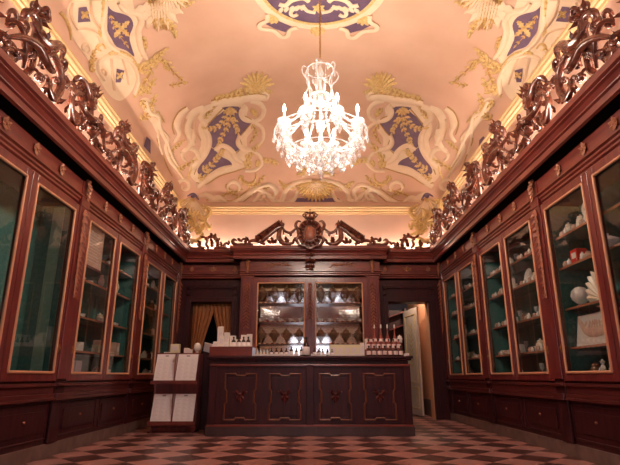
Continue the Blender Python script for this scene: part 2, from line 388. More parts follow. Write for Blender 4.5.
for mir in (False, True):
    # ---- cartouche on the end vault
    D = Deco(mir)
    D.fill([(211,112),(222,103),(240,101),(248,108),(247,116),(257,121),(252,131),(247,138),(248,150),(252,160),(244,168),(232,172),(218,176),(206,184),(196,182),(189,172),(192,160),(199,150),(201,140),(198,128),(203,118)], CREAM, .006)
    for o_ in ([(207,126),(210,140),(206,152),(198,164),(194,174)], [(206,131),(208,124),(214,117),(223,108)], [(240,106),(243,114),(252,120),(246,129),(240,137),(242,146),(236,153)], [(196,182),(206,184),(220,176),(236,171),(250,166)], [(211,100),(224,97),(240,95),(256,93),(264,94)], [(186,106),(178,112),(172,124),(174,134)]): D.band(o_, 1.0, GOLDD, .01, .012)
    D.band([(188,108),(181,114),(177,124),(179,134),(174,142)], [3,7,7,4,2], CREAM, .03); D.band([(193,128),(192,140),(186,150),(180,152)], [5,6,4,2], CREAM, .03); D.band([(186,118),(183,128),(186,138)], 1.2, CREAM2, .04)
    D.band([(160,130),(157,140),(162,152),(166,164),(172,176)], 1.0, GOLDD, .012)
    D.band([(211,104),(224,101),(240,99),(256,97),(266,98),(267,93),(262,92)], [4,8,8,7,5,3,2], CREAM, .03)
    D.band([(212,106),(204,110),(201,118),(206,125)], [5,7,5], CREAM, .03)
    D.band([(245,104),(241,112),(245,119),(254,121)], [4,7,4], CREAM, .03); D.band([(250,101),(259,103),(264,110),(261,118),(254,121)], [3,5,5,4,3], CREAM, .03); D.band([(254,122),(262,128),(263,138),(258,146)], [3,4,4,2], CREAM, .025)
    D.band([(240,134),(238,142),(243,148),(251,150)], [4,7,4], CREAM, .03)
    D.band([(205,128),(209,138),(207,150),(200,161),(192,168)], [5,7,6,4], CREAM, .03)
    D.band([(232,166),(222,169),(212,175),(204,182),(197,187)], [4,7,7,5], CREAM, .03)
    D.band([(204,108),(195,112),(188,122),(188,134),(194,144)], [6,8,7,5], CREAM, .03)
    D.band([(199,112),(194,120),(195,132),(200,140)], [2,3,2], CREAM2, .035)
    D.band([(214,149),(222,145),(231,150),(236,158),(243,163)], [3,6,7,4], CREAM, .035)
    D.spir((188,157), 13, 4, -1.2, 4.2, [4,5,4,2], CREAM, .025)
    D.spir((184,186), 7, 2, 2.6, -3.4, [3,4,3,1], CREAM, .03)
    D.band([(183,178),(176,168),(170,160),(166,148),(168,138),(160,130),(158,138),(162,154)], [2,4,4,3,2], CREAM, .025)
    D.band([(251,150),(259,155),(262,163),(255,170),(245,171)], [3,4,3], CREAM, .025)
    D.band([(203,204),(216,203),(228,205),(240,200),(252,192),(262,186)], [4,6,6,6,4], CREAM, .03); D.band([(206,200),(218,198),(230,201),(240,196),(250,188)], 1.0, GOLDD, .012)
    D.band([(262,186),(270,185),(276,191),(273,198),(267,196)], [3,5,5,3], CREAM, .035); D.band([(276,200),(284,204),(294,200),(298,190)], [3,5,3], CREAM, .03); D.band([(252,207),(262,198),(268,204),(262,207)], [2,4,2], CREAM2, .03)
    D.band([(238,207),(248,198),(258,190)], 1.0, GOLDD, .02)
    D.band([(199,196),(206,195),(213,199),(220,198),(228,203)], [3,6,7,5,2], CREAM, .03)
    D.spir((232,188), 8, 3, -.4, 4.4, [3,4,3,1], CREAM, .022)
    D.spir((259,196), 8, 2, 3.0, -3.0, [3,5,3,2], CREAM, .03)
    D.band([(246,208),(256,200),(262,193),(270,196),(278,206),(292,207)], [3,5,4,4,5,3], CREAM, .03)
    fr = D.m.build('cartouche_frame', None, CEIL, smooth=True)
    D = Deco(mir)
    D.fill([(222,107),(238,106),(241,112),(247,118),(252,120),(246,129),(240,136),(241,144),(238,150),(231,152),(222,148),(214,148),(210,144),(207,138),(206,130),(207,124),(213,118),(224,110)], BLUE, .012, 3)
    D.fill([(206,145),(214,149),(221,156),(229,160),(232,165),(224,166),(213,171),(204,176),(198,173),(198,168),(204,158)], BLUE, .012, 3)
    D.m.build('blue_field', None, fr, smooth=True)
    D = Deco(mir)
    D.fan(230, 108, -2.6, -.5, 5, 8, 3.5); D.fan(230, 110, .2, 2.9, 5, 4, 3)
    D.sprig([(228,116),(221,124),(213,128),(206,128)], 5, 3, 6, seed=2)
    D.sprig([(230,116),(227,126),(222,136),(219,142)], 5, 3, 6, seed=3)
    D.sprig([(232,116),(235,124),(238,132)], 5, 3, 5, seed=4)
    D.sprig([(203,172),(210,165),(218,157),(222,152)], 6, 3.5, 7, seed=5)
    D.sprig([(198,178),(206,176),(214,174)], 5, 3, 4, seed=5)
    D.spir((249,176), 9, 7, 3.0, 6.6, [2,3,2], GOLD); D.sprig([(240,175),(246,184),(256,185),(262,178)], 4, 2.5, 6, seed=6)
    D.sprig([(250,168),(247,160),(252,152),(258,146)], 6, 3.5, 6, seed=8); D.sprig([(256,166),(263,160),(274,162)], 5, 4, 6, seed=9)
    D.sprig([(214,99),(228,96),(242,91),(254,88)], 7, 4.2, 9, seed=7); D.fan(257, 88, .3, 2.8, 9, 18, 4.4); D.fan(256, 90, 0, 3.1, 9, 10, 4); D.sprig([(244,91),(256,90),(268,91)], 5, 3.4, 6, seed=77)
    D.sprig([(204,118),(209,112),(214,106)], 4, 2.5, 4, seed=10); D.fan(252, 113, -.6, 1.8, 5, 6, 2.5); D.sprig([(252,124),(256,132),(252,140)], 4, 2.5, 4, seed=12)
    D.sprig([(168,156),(174,148),(181,142)], 4, 2.2, 5, seed=13); D.sprig([(178,170),(184,166),(194,160)], 4, 2.2, 4, seed=14); D.band([(186,182),(189,174),(192,166)], 2, GOLD)
    D.sprig([(222,196),(230,193),(238,196)], 3.5, 2, 4, seed=15); D.sprig([(226,184),(232,192),(240,190)], 3, 2, 4, seed=18)
    D.sprig([(169,85),(176,84),(184,82)], 4, 1.6, 3, seed=16); D.sprig([(140,120),(150,112),(160,118)], 6, 2.6, 5, seed=17)
    D.sprig([(152,62),(150,72),(143,84),(138,92)], 7, 3, 5, seed=19); D.sprig([(166,60),(172,70),(182,80)], 5, 2, 4, seed=20)
    D.fan(276, 197, 1.5, 3.4, 4, 5, 3); D.sprig([(270,187),(262,190),(262,196)], 3, 2, 3, seed=32)
    D.m.build('gold_foliage', None, fr, smooth=True)
    # ---- cartouche over the side wall
    D = Deco(mir)
    D.fill([(72,0),(100,0),(104,-12),(128,-16),(134,8),(142,18),(141,34),(145,52),(138,66),(134,86),(122,100),(110,96),(98,78),(88,60),(74,40),(66,20)], CREAM, .006, 4)
    D.band([(118,2),(125,10),(137,13),(141,21),(138,32),(141,48),(146,58)], [4,7,8,7,7,4], CREAM, .035)
    D.band([(106,-10),(105,10),(102,26),(106,40),(116,50),(133,59)], [3,6,6,5,3], CREAM, .03)
    D.band([(104,80),(98,70),(100,60),(112,55),(126,58),(134,66),(138,80),(134,94)], [3,4,4,4,4,3], CREAM, .035)
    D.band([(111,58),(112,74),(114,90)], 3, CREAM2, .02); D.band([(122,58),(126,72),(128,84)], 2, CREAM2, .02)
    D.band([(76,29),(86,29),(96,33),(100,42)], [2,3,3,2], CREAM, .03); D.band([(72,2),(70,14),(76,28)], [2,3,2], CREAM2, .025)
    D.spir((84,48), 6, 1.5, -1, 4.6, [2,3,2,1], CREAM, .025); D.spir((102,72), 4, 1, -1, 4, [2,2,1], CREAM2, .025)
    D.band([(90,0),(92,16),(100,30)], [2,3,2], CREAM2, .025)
    D.band([(146,100),(150,112),(158,116),(160,128),(166,140),(172,156),(178,166)], [3,5,4,5,4,3,2], CREAM, .03)
    D.fill([(140,100),(148,98),(156,112),(162,122),(158,134),(152,124),(144,112)], CREAM, .006)
    D.fan(158, 4, -2.9, -.3, 7, 26, 9, CREAM, .03); D.fan(168, -8, -2.4, -.4, 8, 22, 5, CREAM, .03)
    fr = D.m.build('cartouche_frame', None, CEIL, smooth=True)
    D = Deco(mir)
    D.fill([(103,-12),(106,2),(112,10),(122,13),(130,17),(133,25),(129,36),(131,46),(134,56),(126,50),(116,46),(111,38),(107,30),(107,14)], BLUE, .012, 3)
    D.fill([(78,7),(86,6),(90,21),(77,22)], BLUE, .012, 0); D.fill([(116,68),(124,70),(120,82),(115,82)], BLUE, .012, 0)
    D.fill([(146,136),(150,140),(150,154),(143,146)], BLUE, .012, 0)
    D.m.build('blue_field', None, fr, smooth=True)
    D = Deco(mir)
    for (u, v, L, W) in ((121,28,11,5), (84,14,5,3), (119,75,4.5,2.4)):
        D.fan(u, v, .8, .8+1.5*pi, 4, L, W)
    D.sprig([(110,14),(113,24),(118,34),(126,44)], 4, 2, 6, seed=22)
    D.band([(104,-8),(104,10),(101,26),(99,36)], 5, GOLD, .02); D.sprig([(104,-4),(103,14),(100,34)], 3.5, 2.4, 7, seed=33)
    D.band([(108,54),(118,51),(130,56),(137,66)], 3, GOLD, .03); D.sprig([(110,54),(122,52),(134,62)], 3.5, 2.2, 6, seed=34)
    D.spir((100,48), 5, 2, 0, 5, [2,3,1], GOLD); D.sprig([(93,62),(92,54),(98,46)], 4, 3, 4, seed=23); D.sprig([(92,72),(91,62)], 4, 4, 3, seed=26)
    D.band([(60,12),(66,20),(70,32),(70,40)], [4,3,1], GOLD); D.sprig([(142,36),(145,44),(143,52)], 4, 3, 4, seed=24)
    D.sprig([(135,69),(145,66),(154,60),(162,52)], 8, 3.6, 8, seed=25); D.sprig([(152,62),(162,60),(166,66)], 5, 3, 4, seed=27)
    D.sprig([(138,86),(145,92),(152,82)], 6, 3.5, 5, seed=28); D.sprig([(140,100),(148,108),(154,98)], 6, 3, 5, seed=29)
    D.fan(160, 16, -2.6, -.4, 5, 13, 4); D.sprig([(164,22),(170,24),(174,32)], 6, 4, 4, seed=30); D.sprig([(148,-4),(150,10),(156,22)], 4, 3, 6, seed=31)
    for a in range(6): D.band([(150+3*a, -4+a), (151+3*a, 12+2*a), (154+2.4*a, 24+a)], 1.1, GOLD, .035)
    D.sprig([(178,0),(182,4),(190,2)], 5, 3, 4, seed=35)
    D.m.build('gold_foliage', None, fr, smooth=True)
# ---- shell over the middle of the end wall
D = Deco(False); cx = 316
for sg in (-1, 1):
    D.band([(cx+sg*4,180),(cx+sg*20,183),(cx+sg*30,190),(cx+sg*34,200),(cx+sg*42,205)], [3,5,5,5,3], CREAM, .03)
    D.band([(cx+sg*36,200),(cx+sg*30,205),(cx+sg*20,206)], [4,5,3], CREAM, .03)
D.band([(cx-14,176),(cx,172),(cx+14,176)], [3,6,3], CREAM, .03)
fr = D.m.build('shell_cartouche', None, CEIL, smooth=True)
D = Deco(False)
D.fill([(cx-26,205),(cx-22,198),(cx+22,198),(cx+26,205)], BLUE, .010, 0); D.m.build('blue_field', None, fr)
D = Deco(False)
D.fan(cx, 181, -2.9, -.24, 15, 21, 6, GOLD, .05); D.fan(cx, 181, -2.6, -.5, 8, 12, 5, CREAM, .06); D.fan(cx-6, 172, 1.9, 3.3, 4, 14, 4); D.fan(cx+6, 172, -.2, 1.2, 4, 14, 4)
D.sprig([(cx-20,184),(cx-28,188),(cx-34,184)], 5, 3, 5, seed=40); D.sprig([(cx+20,184),(cx+28,188),(cx+34,184)], 5, 3, 5, seed=41)
D.m.build('gold_shell', None, fr, smooth=True)
# ---- central medallion, laid out on the crown of the vault
MX, MY, MZ = .11, 4.92, ZG+RISE
def ringpoly(r0, r1, z, n=64, ry=1.0):
    vs = []; fs = []
    for i in range(n):
        a = 2*pi*i/n
        for r in (r0, r1): vs.append((MX+r*cos(a), MY+r*ry*sin(a), z))
    for i in range(n): i2 = (i+1) % n; fs.append((2*i, 2*i+1, 2*i2+1, 2*i2))
    return vs, fs
m = MB(); m.use(CREAM); m.add(*ringpoly(.74, .83, MZ-.018)); 
wed = MB()
for a0 in (.30, .70, 1.30, 1.70):
    a = a0*pi; R_ = Matrix.Translation((MX, MY, 0)) @ Matrix.Rotation(a, 4, 'Z')
    m.M = R_; wed.M = R_
    q = [(.84, -.20), (.84, .20), (.98, .16), (1.0, 0), (.98, -.16)]
    wed.add([(x, y, MZ-.010) for x, y in q], [(0, 1, 2, 3, 4)])
    m.tube(crom([(.80, -.24, MZ-.02), (.90, -.18, MZ-.02), (1.02, -.22, MZ-.02), (1.08, -.16, MZ-.02), (1.03, 0, MZ-.02), (1.08, .16, MZ-.02), (1.02, .22, MZ-.02), (.90, .18, MZ-.02), (.80, .24, MZ-.02)], 5), .035, 6, .4, Vector((0, 0, 1)))
m.M = Matrix.Identity(4)
m.v = [Vector((p.x, p.y, p.z-(MZ-H(p.x, p.y)))) for p in m.v]; ms = m.build('medallion_frame', None, CEIL, smooth=True)
m = wed; m.M = Matrix.Identity(4); m.add(*ringpoly(.02, .70, MZ-.012)); m.v = [Vector((p.x, p.y, p.z-(MZ-H(p.x, p.y)))) for p in m.v]; m.build('blue_field', BLUE, ms)
m = MB(); m.use(GOLD); m.add(*ringpoly(.695, .74, MZ-.022))
UP = Vector((0, 0, -1))
def drape(m): m.v = [Vector((p.x, p.y, p.z-(MZ-H(p.x, p.y)))) for p in m.v]; return m
def L2(m, x, y, a, L, W, z=MZ-.02, curl=.02): m.leaf((x, y, z), (cos(a), sin(a), 0), L, W, (-sin(a), cos(a), 0), UP, curl, .15, lift=.12)
for k in range(4):
    a = pi/2*k+pi/4
    for j in (-2, -1, 0, 1, 2): L2(m, MX+.80*cos(a), MY+.80*sin(a), a+j*.5, .17-.02*abs(j), .07)
for k in range(4):
    a = pi/2*k
    for j in (-2, -1, 0, 1, 2): L2(m, MX+.78*cos(a), MY+.78*sin(a), a+j*.45, .20-.03*abs(j), .08)
for k in range(8): L2(m, MX, MY-.02+.0, k*pi/4, .16, .08)
for k in range(6): L2(m, MX, MY+.42, k*pi/3+.3, .09, .05)
drape(m).build('gold_ornament', None, ms, smooth=True)
m = MB()
for sg in (-1, 1):
    for th in (pi/2, -pi/2):
        R = Matrix.Translation((MX, MY, 0)) @ Matrix.Rotation(th-pi/2, 4, 'Z'); m.M = R
        pts = [(sg*x, y, MZ-.02) for x, y in ((.04,.50),(.14,.47),(.2,.40),(.3,.42),(.36,.50),(.33,.56),(.27,.53))]
        m.tube(crom(pts, 5), .028, 6, .4, Vector((0, 0, 1)))
        m.tube(crom([(sg*x, y, MZ-.02) for x, y in ((.12,.30),(.2,.24),(.34,.28),(.42,.36),(.5,.34))], 5), .035, 6, .4, Vector((0, 0, 1)))
        for j in range(5): m.leaf((sg*(.18+.07*j), .36+.01*j, MZ-.02), (sg*.5, .9, 0), .11, .06, (.9, -sg*.5, 0), UP, .02, .1, lift=.12)
m.M = Matrix.Identity(4)
drape(m).build('cream_arabesque', CREAM, ms, smooth=True)

# ------------------------------------------------------------------ swept mouldings with mitred corners
def sweep(name, path, prof, mt, seg=None, closed=False, smooth=False):
    """path: xy points with the room on the right hand side; prof: (out, z) profile"""
    P = [Vector((p[0], p[1])) for p in path]; n = len(P)
    offs = []
    for i in range(n):
        def nr(a, b): d = (b-a).normalized(); return Vector((d.y, -d.x))
        n1 = nr(P[i-1], P[i]) if (i > 0 or closed) else None; n2 = nr(P[i], P[(i+1) % n]) if (i < n-1 or closed) else None
        if n1 is None: o = n2
        elif n2 is None: o = n1
        else: o = (n1+n2)/(1+n1.dot(n2))
        offs.append(o)
    out = []
    for i in (range(n) if closed else range(n-1)):
        if seg is not None and i not in seg: continue
        m = MB(); k = len(prof); j = (i+1) % n; vs = []
        for q in (i, j):
            for o, z in prof: vs.append((P[q].x+offs[q].x*o, P[q].y+offs[q].y*o, z))
        fs = [(a, (a+1) % k, k+(a+1) % k, k+a) for a in range(k)]+[tuple(range(k)), tuple(range(2*k-1, k-1, -1))]
        m.add(vs, fs); out.append(m.build(name, mt))
    return out
YC = 9.50      # front of central cabinet
rec = [(-.06, 2.90), (-.03, 2.90), (-.03, 3.10), (.124, 3.10), (.124, 3.119), (-.06, 3.119)]  # liner strip that carries the painted recess shadow
ring = [(-XF, YF), (-XF, YS), (-1.33, YS), (-1.33, YC), (1.33, YC), (1.33, YS), (XF, YS), (XF, YF)]
ringc = ring
corn = [(-.10, 3.12), (.125, 3.12), (.135, 2.93), (.165, 2.94), (.165, 3.00), (.185, 3.012), (.155, 3.03), (.158, 3.05), (.18, 3.085), (.205, 3.10), (.205, 3.11), (.23, 3.125), (.23, 3.185), (-.14, 3.185)]
friz = [(-.05, 2.60), (.0, 2.60), (.0, 2.63), (.018, 2.645), (.018, 2.665), (.035, 2.68), (.035, 2.70), (.06, 2.712), (.06, 2.725), (.02, 2.735), (.02, 2.905), (-.05, 2.905)]
trims = []
for i, s in enumerate([0, 1, 2, 3, 4, 5, 6]):
    if s in (2, 3, 4): continue
    o = sweep('trim_%d' % (len(trims)+1), ring, corn, WOODH, [s])[0]; struct(o)
    f = sweep('frieze', ring, friz, WOODH, [s])[0]; f.parent = o
    f = sweep('shadow_groove', ring, rec, SHADEBLK, [s])[0]; f.parent = o
    trims.append(o)
of = sweep('trim_5', [(XF, YF), (-XF, YF)], corn, WOODH)[0]; struct(of)
f = sweep('frieze', [(XF, YF), (-XF, YF)], friz, WOODH)[0]; f.parent = of
# gilded plaster cornice under the vault
gp = [(0, 4.02), (.02, 4.02), (.025, 4.05), (.05, 4.06), (.05, 4.09), (.08, 4.105), (.085, 4.14), (.10, 4.15), (.10, 4.175), (.06, 4.20), (.02, 4.21), (0, 4.21)]
gr = [(-XU, YF), (-XU, YB), (XU, YB), (XU, YF)]
for k, o in enumerate(sweep('trim', gr, gp, GOLDC, None, True)): o.name = 'trim_%d' % (6+k); struct(o)
# wooden skirting stone
for sx, nm in ((-1, 'baseboard_left'), (1, 'baseboard_right')):
    m = MB(); a, b = sorted((sx*(XF-.0), sx*(XF+.06))); m.box(a, b, YF, YS, 0, .13); m.box(*sorted((sx*(XF-.012), sx*(XF))), YF, YS, 0, .125)
    struct(m.build(nm, STONE))
# plain panelling nearer than the first visible bay
for sx, nm in ((-1, 'trim_10'), (1, 'trim_11')):
    m = MB(); m.box(*sorted((sx*XF, sx*(XF+.05))), YF, 3.12, .13, 2.6); struct(m.build(nm, WOOD))

# frieze rosettes and brackets
def rosette_mb(r=.055):
    m = MB()
    for k in range(6):
        a = pi/3*k+pi/6; m.leaf((0, -.004, 0), (cos(a), 0, sin(a)), r, r*.6, (-sin(a), 0, cos(a)), (0, -1, 0), .25, 0, 6, 2, .35)
    m.sph((0, -.012, 0), .016, 8, 5); return m
ros0 = rosette_mb(.068).build('rosette', ROSE, smooth=True)
def bracket_mb():
    m = MB()
    for k in range(4): m.leaf((0, -.02+.004*k, .09-.045*k), (0, -.25, -1), .11, .075-.012*k, (1, 0, 0), (0, -1, 0), .2, 0, 7, 3, .4)
    m.sph((0, -.035, .095), .022, 8, 5); m.tube([(-.03, -.02, .1), (.03, -.02, .1)], .02, 8); return m
br0 = bracket_mb().build('carved_bracket', ROSE, smooth=True)
bare = []
JN = [3.23, 5.38, 7.53, 9.68]
def put(src, par, loc, rz, sc=None):
    c = src.copy(); COL.objects.link(c); c.parent = par; c.location = loc; c.rotation_euler = (0, 0, rz)
    if sc: c.scale = sc
    return c
for sx, tr, rz in ((-1, trims[0], pi/2), (1, trims[3], -pi/2)):
    for j in JN:
        for q in (.27, .5, .73): put(ros0, tr, (sx*(XF-.022), j-2.15*(1-q), 2.82), rz)
        m = MB(); m.box(-.075, .075, -.008, .01, 2.735, 2.904)
        c = m.build('frieze_block', WOODH, tr); c.location = (sx*(XF-.02), min(j, 9.68), 0); c.rotation_euler = (0, 0, rz)
        put(br0, tr, (sx*(XF-.028), min(j, 9.68), 2.82), rz)
for tr, xs in ((trims[1], (-2.35, -1.93, -1.5)), (trims[2], (1.5, 1.93, 2.35))):
    for i, x in enumerate(xs): put(ros0, tr, (x, YS-.022, 2.82), 0, (.8, 1, .8) if i != 1 else (1.5, 1, .8))
bpy.data.objects.remove(ros0); 

# ------------------------------------------------------------------ wall display cabinets
SHZ = [1.05, 1.44, 1.87, 2.20]
def door(par, x0, x1, hs, z0=.72, z1=2.60, g=.09, y=0.):
    """glazed door between x0 and x1; hs = side of the lock"""
    m = MB(); t = .035
    m.box(x0, x0+g, y-t, y, z0, z1); m.box(x1-g, x1, y-t, y, z0, z1); m.box(x0+g, x1-g, y-t, y, z0, z0+g-.01); m.box(x0+g, x1-g, y-t, y, z1-g, z1)
    d = m.build('door', WOOD, par, bevel=.004)
    a, b, c, e = x0+g, x1-g, z0+g-.01, z1-g; r = .011
    m = MB()
    for p, q in (((a, c), (b, c)), ((b, c), (b, e)), ((b, e), (a, e)), ((a, e), (a, c))):
        m.tube([(p[0], y-t-.002, p[1]), (q[0], y-t-.002, q[1])], .014, 8)
    m.build('gilt_moulding', GILT, d, smooth=True)
    m = MB(); m.box(a-.01, b+.01, y-.020, y-.016, c-.01, e+.01); m.build('glass_pane', PANE, d)
    m = MB(); hx = (x0+g*.5) if hs < 0 else (x1-g*.5)
    m.box(hx-.008, hx+.008, y-t-.004, y-t, 1.0, 1.08); m.tube([(hx, y-t-.016, 1.02), (hx, y-t-.016, 1.06)], .005, 6); m.sph((hx, y-t-.012, 1.045), .011, 8, 5)
    m.build('handle', BRASS, d, smooth=True)
    return d
def bay(name, loc, rz, label, group=None, shelves=SHZ, backm=TEAL):
    T = thing(name, loc, label, 'display cabinet', group, rz)
    h = .968
    m = MB(); m.use(WOODD)
    m.box(-h, h, 0, .04, .13, .74); m.box(-h, h, .04, .40, .13, .16); m.box(-h, h, .04, .40, .72, .745)
    m.box(-h, -h+.02, .0, .40, .13, 2.60); m.box(h-.02, h, 0, .40, .13, 2.60); m.box(-h, h, .0, .40, 2.58, 2.60); m.box(-h, h, .385, .40, .16, 2.58)
    m.box(-.02, .02, .0, .03, .72, 2.6)
    m.build('carcass', None, T)
    m = MB(); m.box(-h+.021, h-.021, .375, .384, .75, 2.575); m.box(-h+.0205, -h+.026, .05, .374, .75, 2.575); m.box(h-.026, h-.0205, .05, .374, .75, 2.575); m.build('back_lining', backm, T)
    m = MB()
    for i, (z0, z1, o) in enumerate(((.535, .56, .05), (.56, .60, .035), (.60, .67, .02), (.67, .70, .045))): m.box(-h, h, -o, .0, z0, z1)
    m.build('dado_moulding', WOODM, T, bevel=.006)
    for sg in (-1, 1):
        m = MB(); x0, x1 = sorted((sg*.06, sg*.94)); z0, z1 = .18, .50
        m.box(x0+.06, x1-.06, -.012, 0, z0+.06, z1-.06)
        for p, q in (((x0, z0), (x1, z0)), ((x1, z0), (x1, z1)), ((x1, z1), (x0, z1)), ((x0, z1), (x0, z0))): m.tube([(p[0], 0, p[1]), (q[0], 0, q[1])], .012, 6)
        p = m.build('base_panel', WOODD, T, bevel=.004)
        m = MB(); m.sph(((x0+x1)/2, -.02, .36), .014, 8, 5); m.build('knob', CARVL, p, smooth=True)
        door(T, *sorted((sg*.005, sg*.965)), hs=sg)
    for z in shelves:
        m = MB(); m.use(backm); m.box(-h+.027, h-.027, .075, .374, z-.016, z); m.use(ROSE); m.box(-h+.027, h-.027, .066, .075, z-.02, z+.002); m.build('shelf', None, T)
    return T
CABY = [4.305, 6.455, 8.605]
names = {}
LL = ['tall mahogany display cabinet standing empty but for a pale green strip', 'tall mahogany display cabinet holding the hung document and stacked cartons', 'tall mahogany display cabinet standing behind the leaflet stand']
RL = ['tall mahogany display cabinet with the big shell and red box opposite the green strip one', 'tall mahogany display cabinet full of ivory ceramics, middle of its wall', 'tall mahogany display cabinet of small glass bottles next to the open doorway']
LB, RB = [], []
for i, y in enumerate(CABY):
    LB.append(bay('display_cabinet', (-XF, y, 0), pi/2, LL[i], shelves=SHZ if i else []))
    RB.append(bay('display_cabinet', (XF, y, 0), -pi/2, RL[i]))
def inbay(side, i, lx, dep, z):
    """world position inside bay i; lx measured along +Y from the bay centre"""
    return Vector((side*(XF+dep), CABY[i]+lx, z))
# pilasters with carved pendants
def pilaster(loc, rz, label, group, hw=.103):
    T = thing('carved_pilaster', loc, label, 'pilaster', group, rz)
    m = MB(); m.use(WOOD); m.box(-hw, hw, -.045, .40, .74, 2.60); m.use(WOODD); m.box(-hw-.0, hw+.0, -.025, 0, .13, .74); m.use(WOOD); m.box(-hw, hw, -.05, 0, 2.60, 2.73)
    m.use(WOODM); m.box(-hw, hw, -.06, -.0, .535, .60); m.box(-hw, hw, -.06, 0, .67, .70)
    m.build('shaft', None, T, bevel=.005)
    m = MB(); r = random.Random(3); z = 2.58
    for k in range(15):
        s = .135*(1-.03*k)
        for sg in (-1, 1): m.leaf((0, -.05, z), (sg*.45, -.1, -1), s, s*.42, (1, 0, -sg*.2), (0, -1, 0), .25, sg*.2, 6, 2, .4)
        if k % 3 == 0: m.sph((0, -.062, z-.04), .018, 7, 5)
        if k % 4 == 2:
            for sg in (-1, 1): m.sph((sg*.02, -.06, z-.03), .012, 6, 4)
        z -= s*.62
    m.tube([(0, -.05, 2.58), (0, -.05, z)], .008, 6)
    m.build('carved_festoon', CARVL, T, smooth=True)
    return T
p0 = None
PL = ['beside the green strip cabinet', 'between the second and third cabinet', 'next to the curtained doorway']
for side, rz, wl in ((-1, pi/2, 'on the wall with the leaflet stand'), (1, -pi/2, 'on the wall of ivory ceramics')):
    for j, y in enumerate(JN):
        if j == 3: y = 9.68
        lb = 'carved mahogany pilaster %s, %s' % (wl, ['nearest the viewer', 'second one along', 'third one along', 'in the far corner'][j])
        pilaster((side*XF, y, 0), rz, lb, 'carved wall pilasters')

# ------------------------------------------------------------------ side doorways in the back wall
for sx, lab in ((-1, 'door_1'), (1, 'door_2')):
    x0, x1 = sorted((sx*1.53, sx*2.33))
    m = MB()
    m.box(x0-.09, x0, YS-.03, YS, 0, 2.26); m.box(x1, x1+.09, YS-.03, YS, 0, 2.26); m.box(x0, x1, YS-.03, YS, 2.17, 2.26)
    m.box(x0-.03, x0, YS-.045, YS-.03, 0, 2.20); m.box(x1, x1+.03, YS-.045, YS-.03, 0, 2.20); m.box(x0, x1, YS-.045, YS-.03, 2.17, 2.20)
    m.box(x0-.10, x1+.10, YS-.06, YS, 2.46, 2.50); m.box(x0-.08, x1+.08, YS-.045, YS, 2.43, 2.46)
    for x in (x0-.06, x1+.06): m.box(x-.035, x+.035, YS-.05, YS, 2.30, 2.45); m.tube([(x-.035, YS-.05, 2.42), (x+.035, YS-.05, 2.42)], .028, 8); m.tube([(x-.03, YS-.04, 2.32), (x+.03, YS-.04, 2.32)], .016, 8)
    struct(m.build(lab, WOODD, bevel=.004))
# rooms beyond
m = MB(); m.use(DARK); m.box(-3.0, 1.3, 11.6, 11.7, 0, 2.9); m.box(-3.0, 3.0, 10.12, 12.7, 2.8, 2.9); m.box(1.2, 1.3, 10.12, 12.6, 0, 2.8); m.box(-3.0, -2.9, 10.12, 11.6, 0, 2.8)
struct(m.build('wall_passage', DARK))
m = MB(); m.use(ORANGE); m.box(2.42, 2.5, 10.12, 12.6, 0.0, 2.8); m.use(DARK); m.box(1.3, 2.5, 12.5, 12.6, 0, 2.8); m.use(ORANGE); m.box(2.320, 2.33, 9.86, 10.12, 0, 2.17); m.use(STONE); m.box(2.40, 2.42, 10.13, 12.5, 0, .32); struct(m.build('wall_corridor'))
T = thing('panelled_door', (2.235, 10.45, 0), 'cream painted door leaf with gold ornament standing open in the passage', 'door', rz=math.radians(100.5))
m = MB(); m.box(0, .78, -.02, .02, .02, 2.16); m.build('leaf', DOORP, T, bevel=.004)
m = MB()
for z0, z1 in ((.15, .55), (.65, 2.02)):
    for p, q in (((.12, z0), (.66, z0)), ((.66, z0), (.66, z1)), ((.66, z1), (.12, z1)), ((.12, z1), (.12, z0))):
        m.tube([(p[0], .022, p[1]), (q[0], .022, q[1])], .012, 6)
for k in range(9):
    for sg in (-1, 1): m.leaf((.39, .022, 1.75-.1*k), (sg*.6, 0, .8), .16, .05, (.8, 0, -sg*.6), (0, 1, 0), .02, sg*.2, 6, 2, .1)
m.build('gold_ornament', GOLD, T, smooth=True)
m = MB(); m.sph((.72, .045, 1.0), .025, 8, 6); m.tube([(.72, .02, 1.0), (.72, .045, 1.0)], .01, 6); m.build('knob', BRASS, T, smooth=True)
# dark wine rack seen through the open doorway
T = thing('wine_rack', (1.95, 11.9, 0), 'dark rack with slanted boards standing in the dim passage', 'rack')
m = MB(); m.box(-.25, .3, .2, .24, 0, 2.3); m.box(-.25, -.21, -.15, .2, 0, 2.3); m.box(.26, .3, -.15, .2, 0, 2.3); m.build('frame', WOODD, T)
for k in range(4):
    m = MB(); m.extr([(-.21, 1.15+.3*k), (.26, 1.32+.3*k), (.26, 1.345+.3*k), (-.21, 1.175+.3*k)], -.14, .2); m.build('slanted_board', WOOD, T)
# curtains in the other doorway
def curtain(xa, xb, flip):
    m = MB(); n, k = 40, 16; vs = []; fs = []
    for j in range(k+1):
        t = j/k; z = 2.14*(1-t)+.02*t
        for i in range(n+1):
            s = i/n
            spread = 1-.55*(sin(pi*.5*min(1, t/.55))**1.4) if t < .55 else .45+.12*(t-.55)
            x = xa+(xb-xa)*s*spread
            y = 9.98+.028*sin(s*34+t*1.5)+.01*sin(s*71)
            vs.append((x, y, z))
    for j in range(k):
        for i in range(n): p = j*(n+1)+i; fs.append((p, p+1, p+n+2, p+n+1))
    m.add(vs, fs); return m
for xa, xb, lb in ((-2.325, -1.90, 'ochre curtain drawn towards the wall cabinets in the doorway'), (-1.535, -1.945, 'ochre curtain drawn towards the central cabinet in the doorway')):
    o = curtain(xa, xb, 1).build('curtain', CURT, smooth=True); tag(o, lb, 'curtain', 'curtains of the side doorway')
    sm = o.modifiers.new('solid', 'SOLIDIFY'); sm.thickness = .006
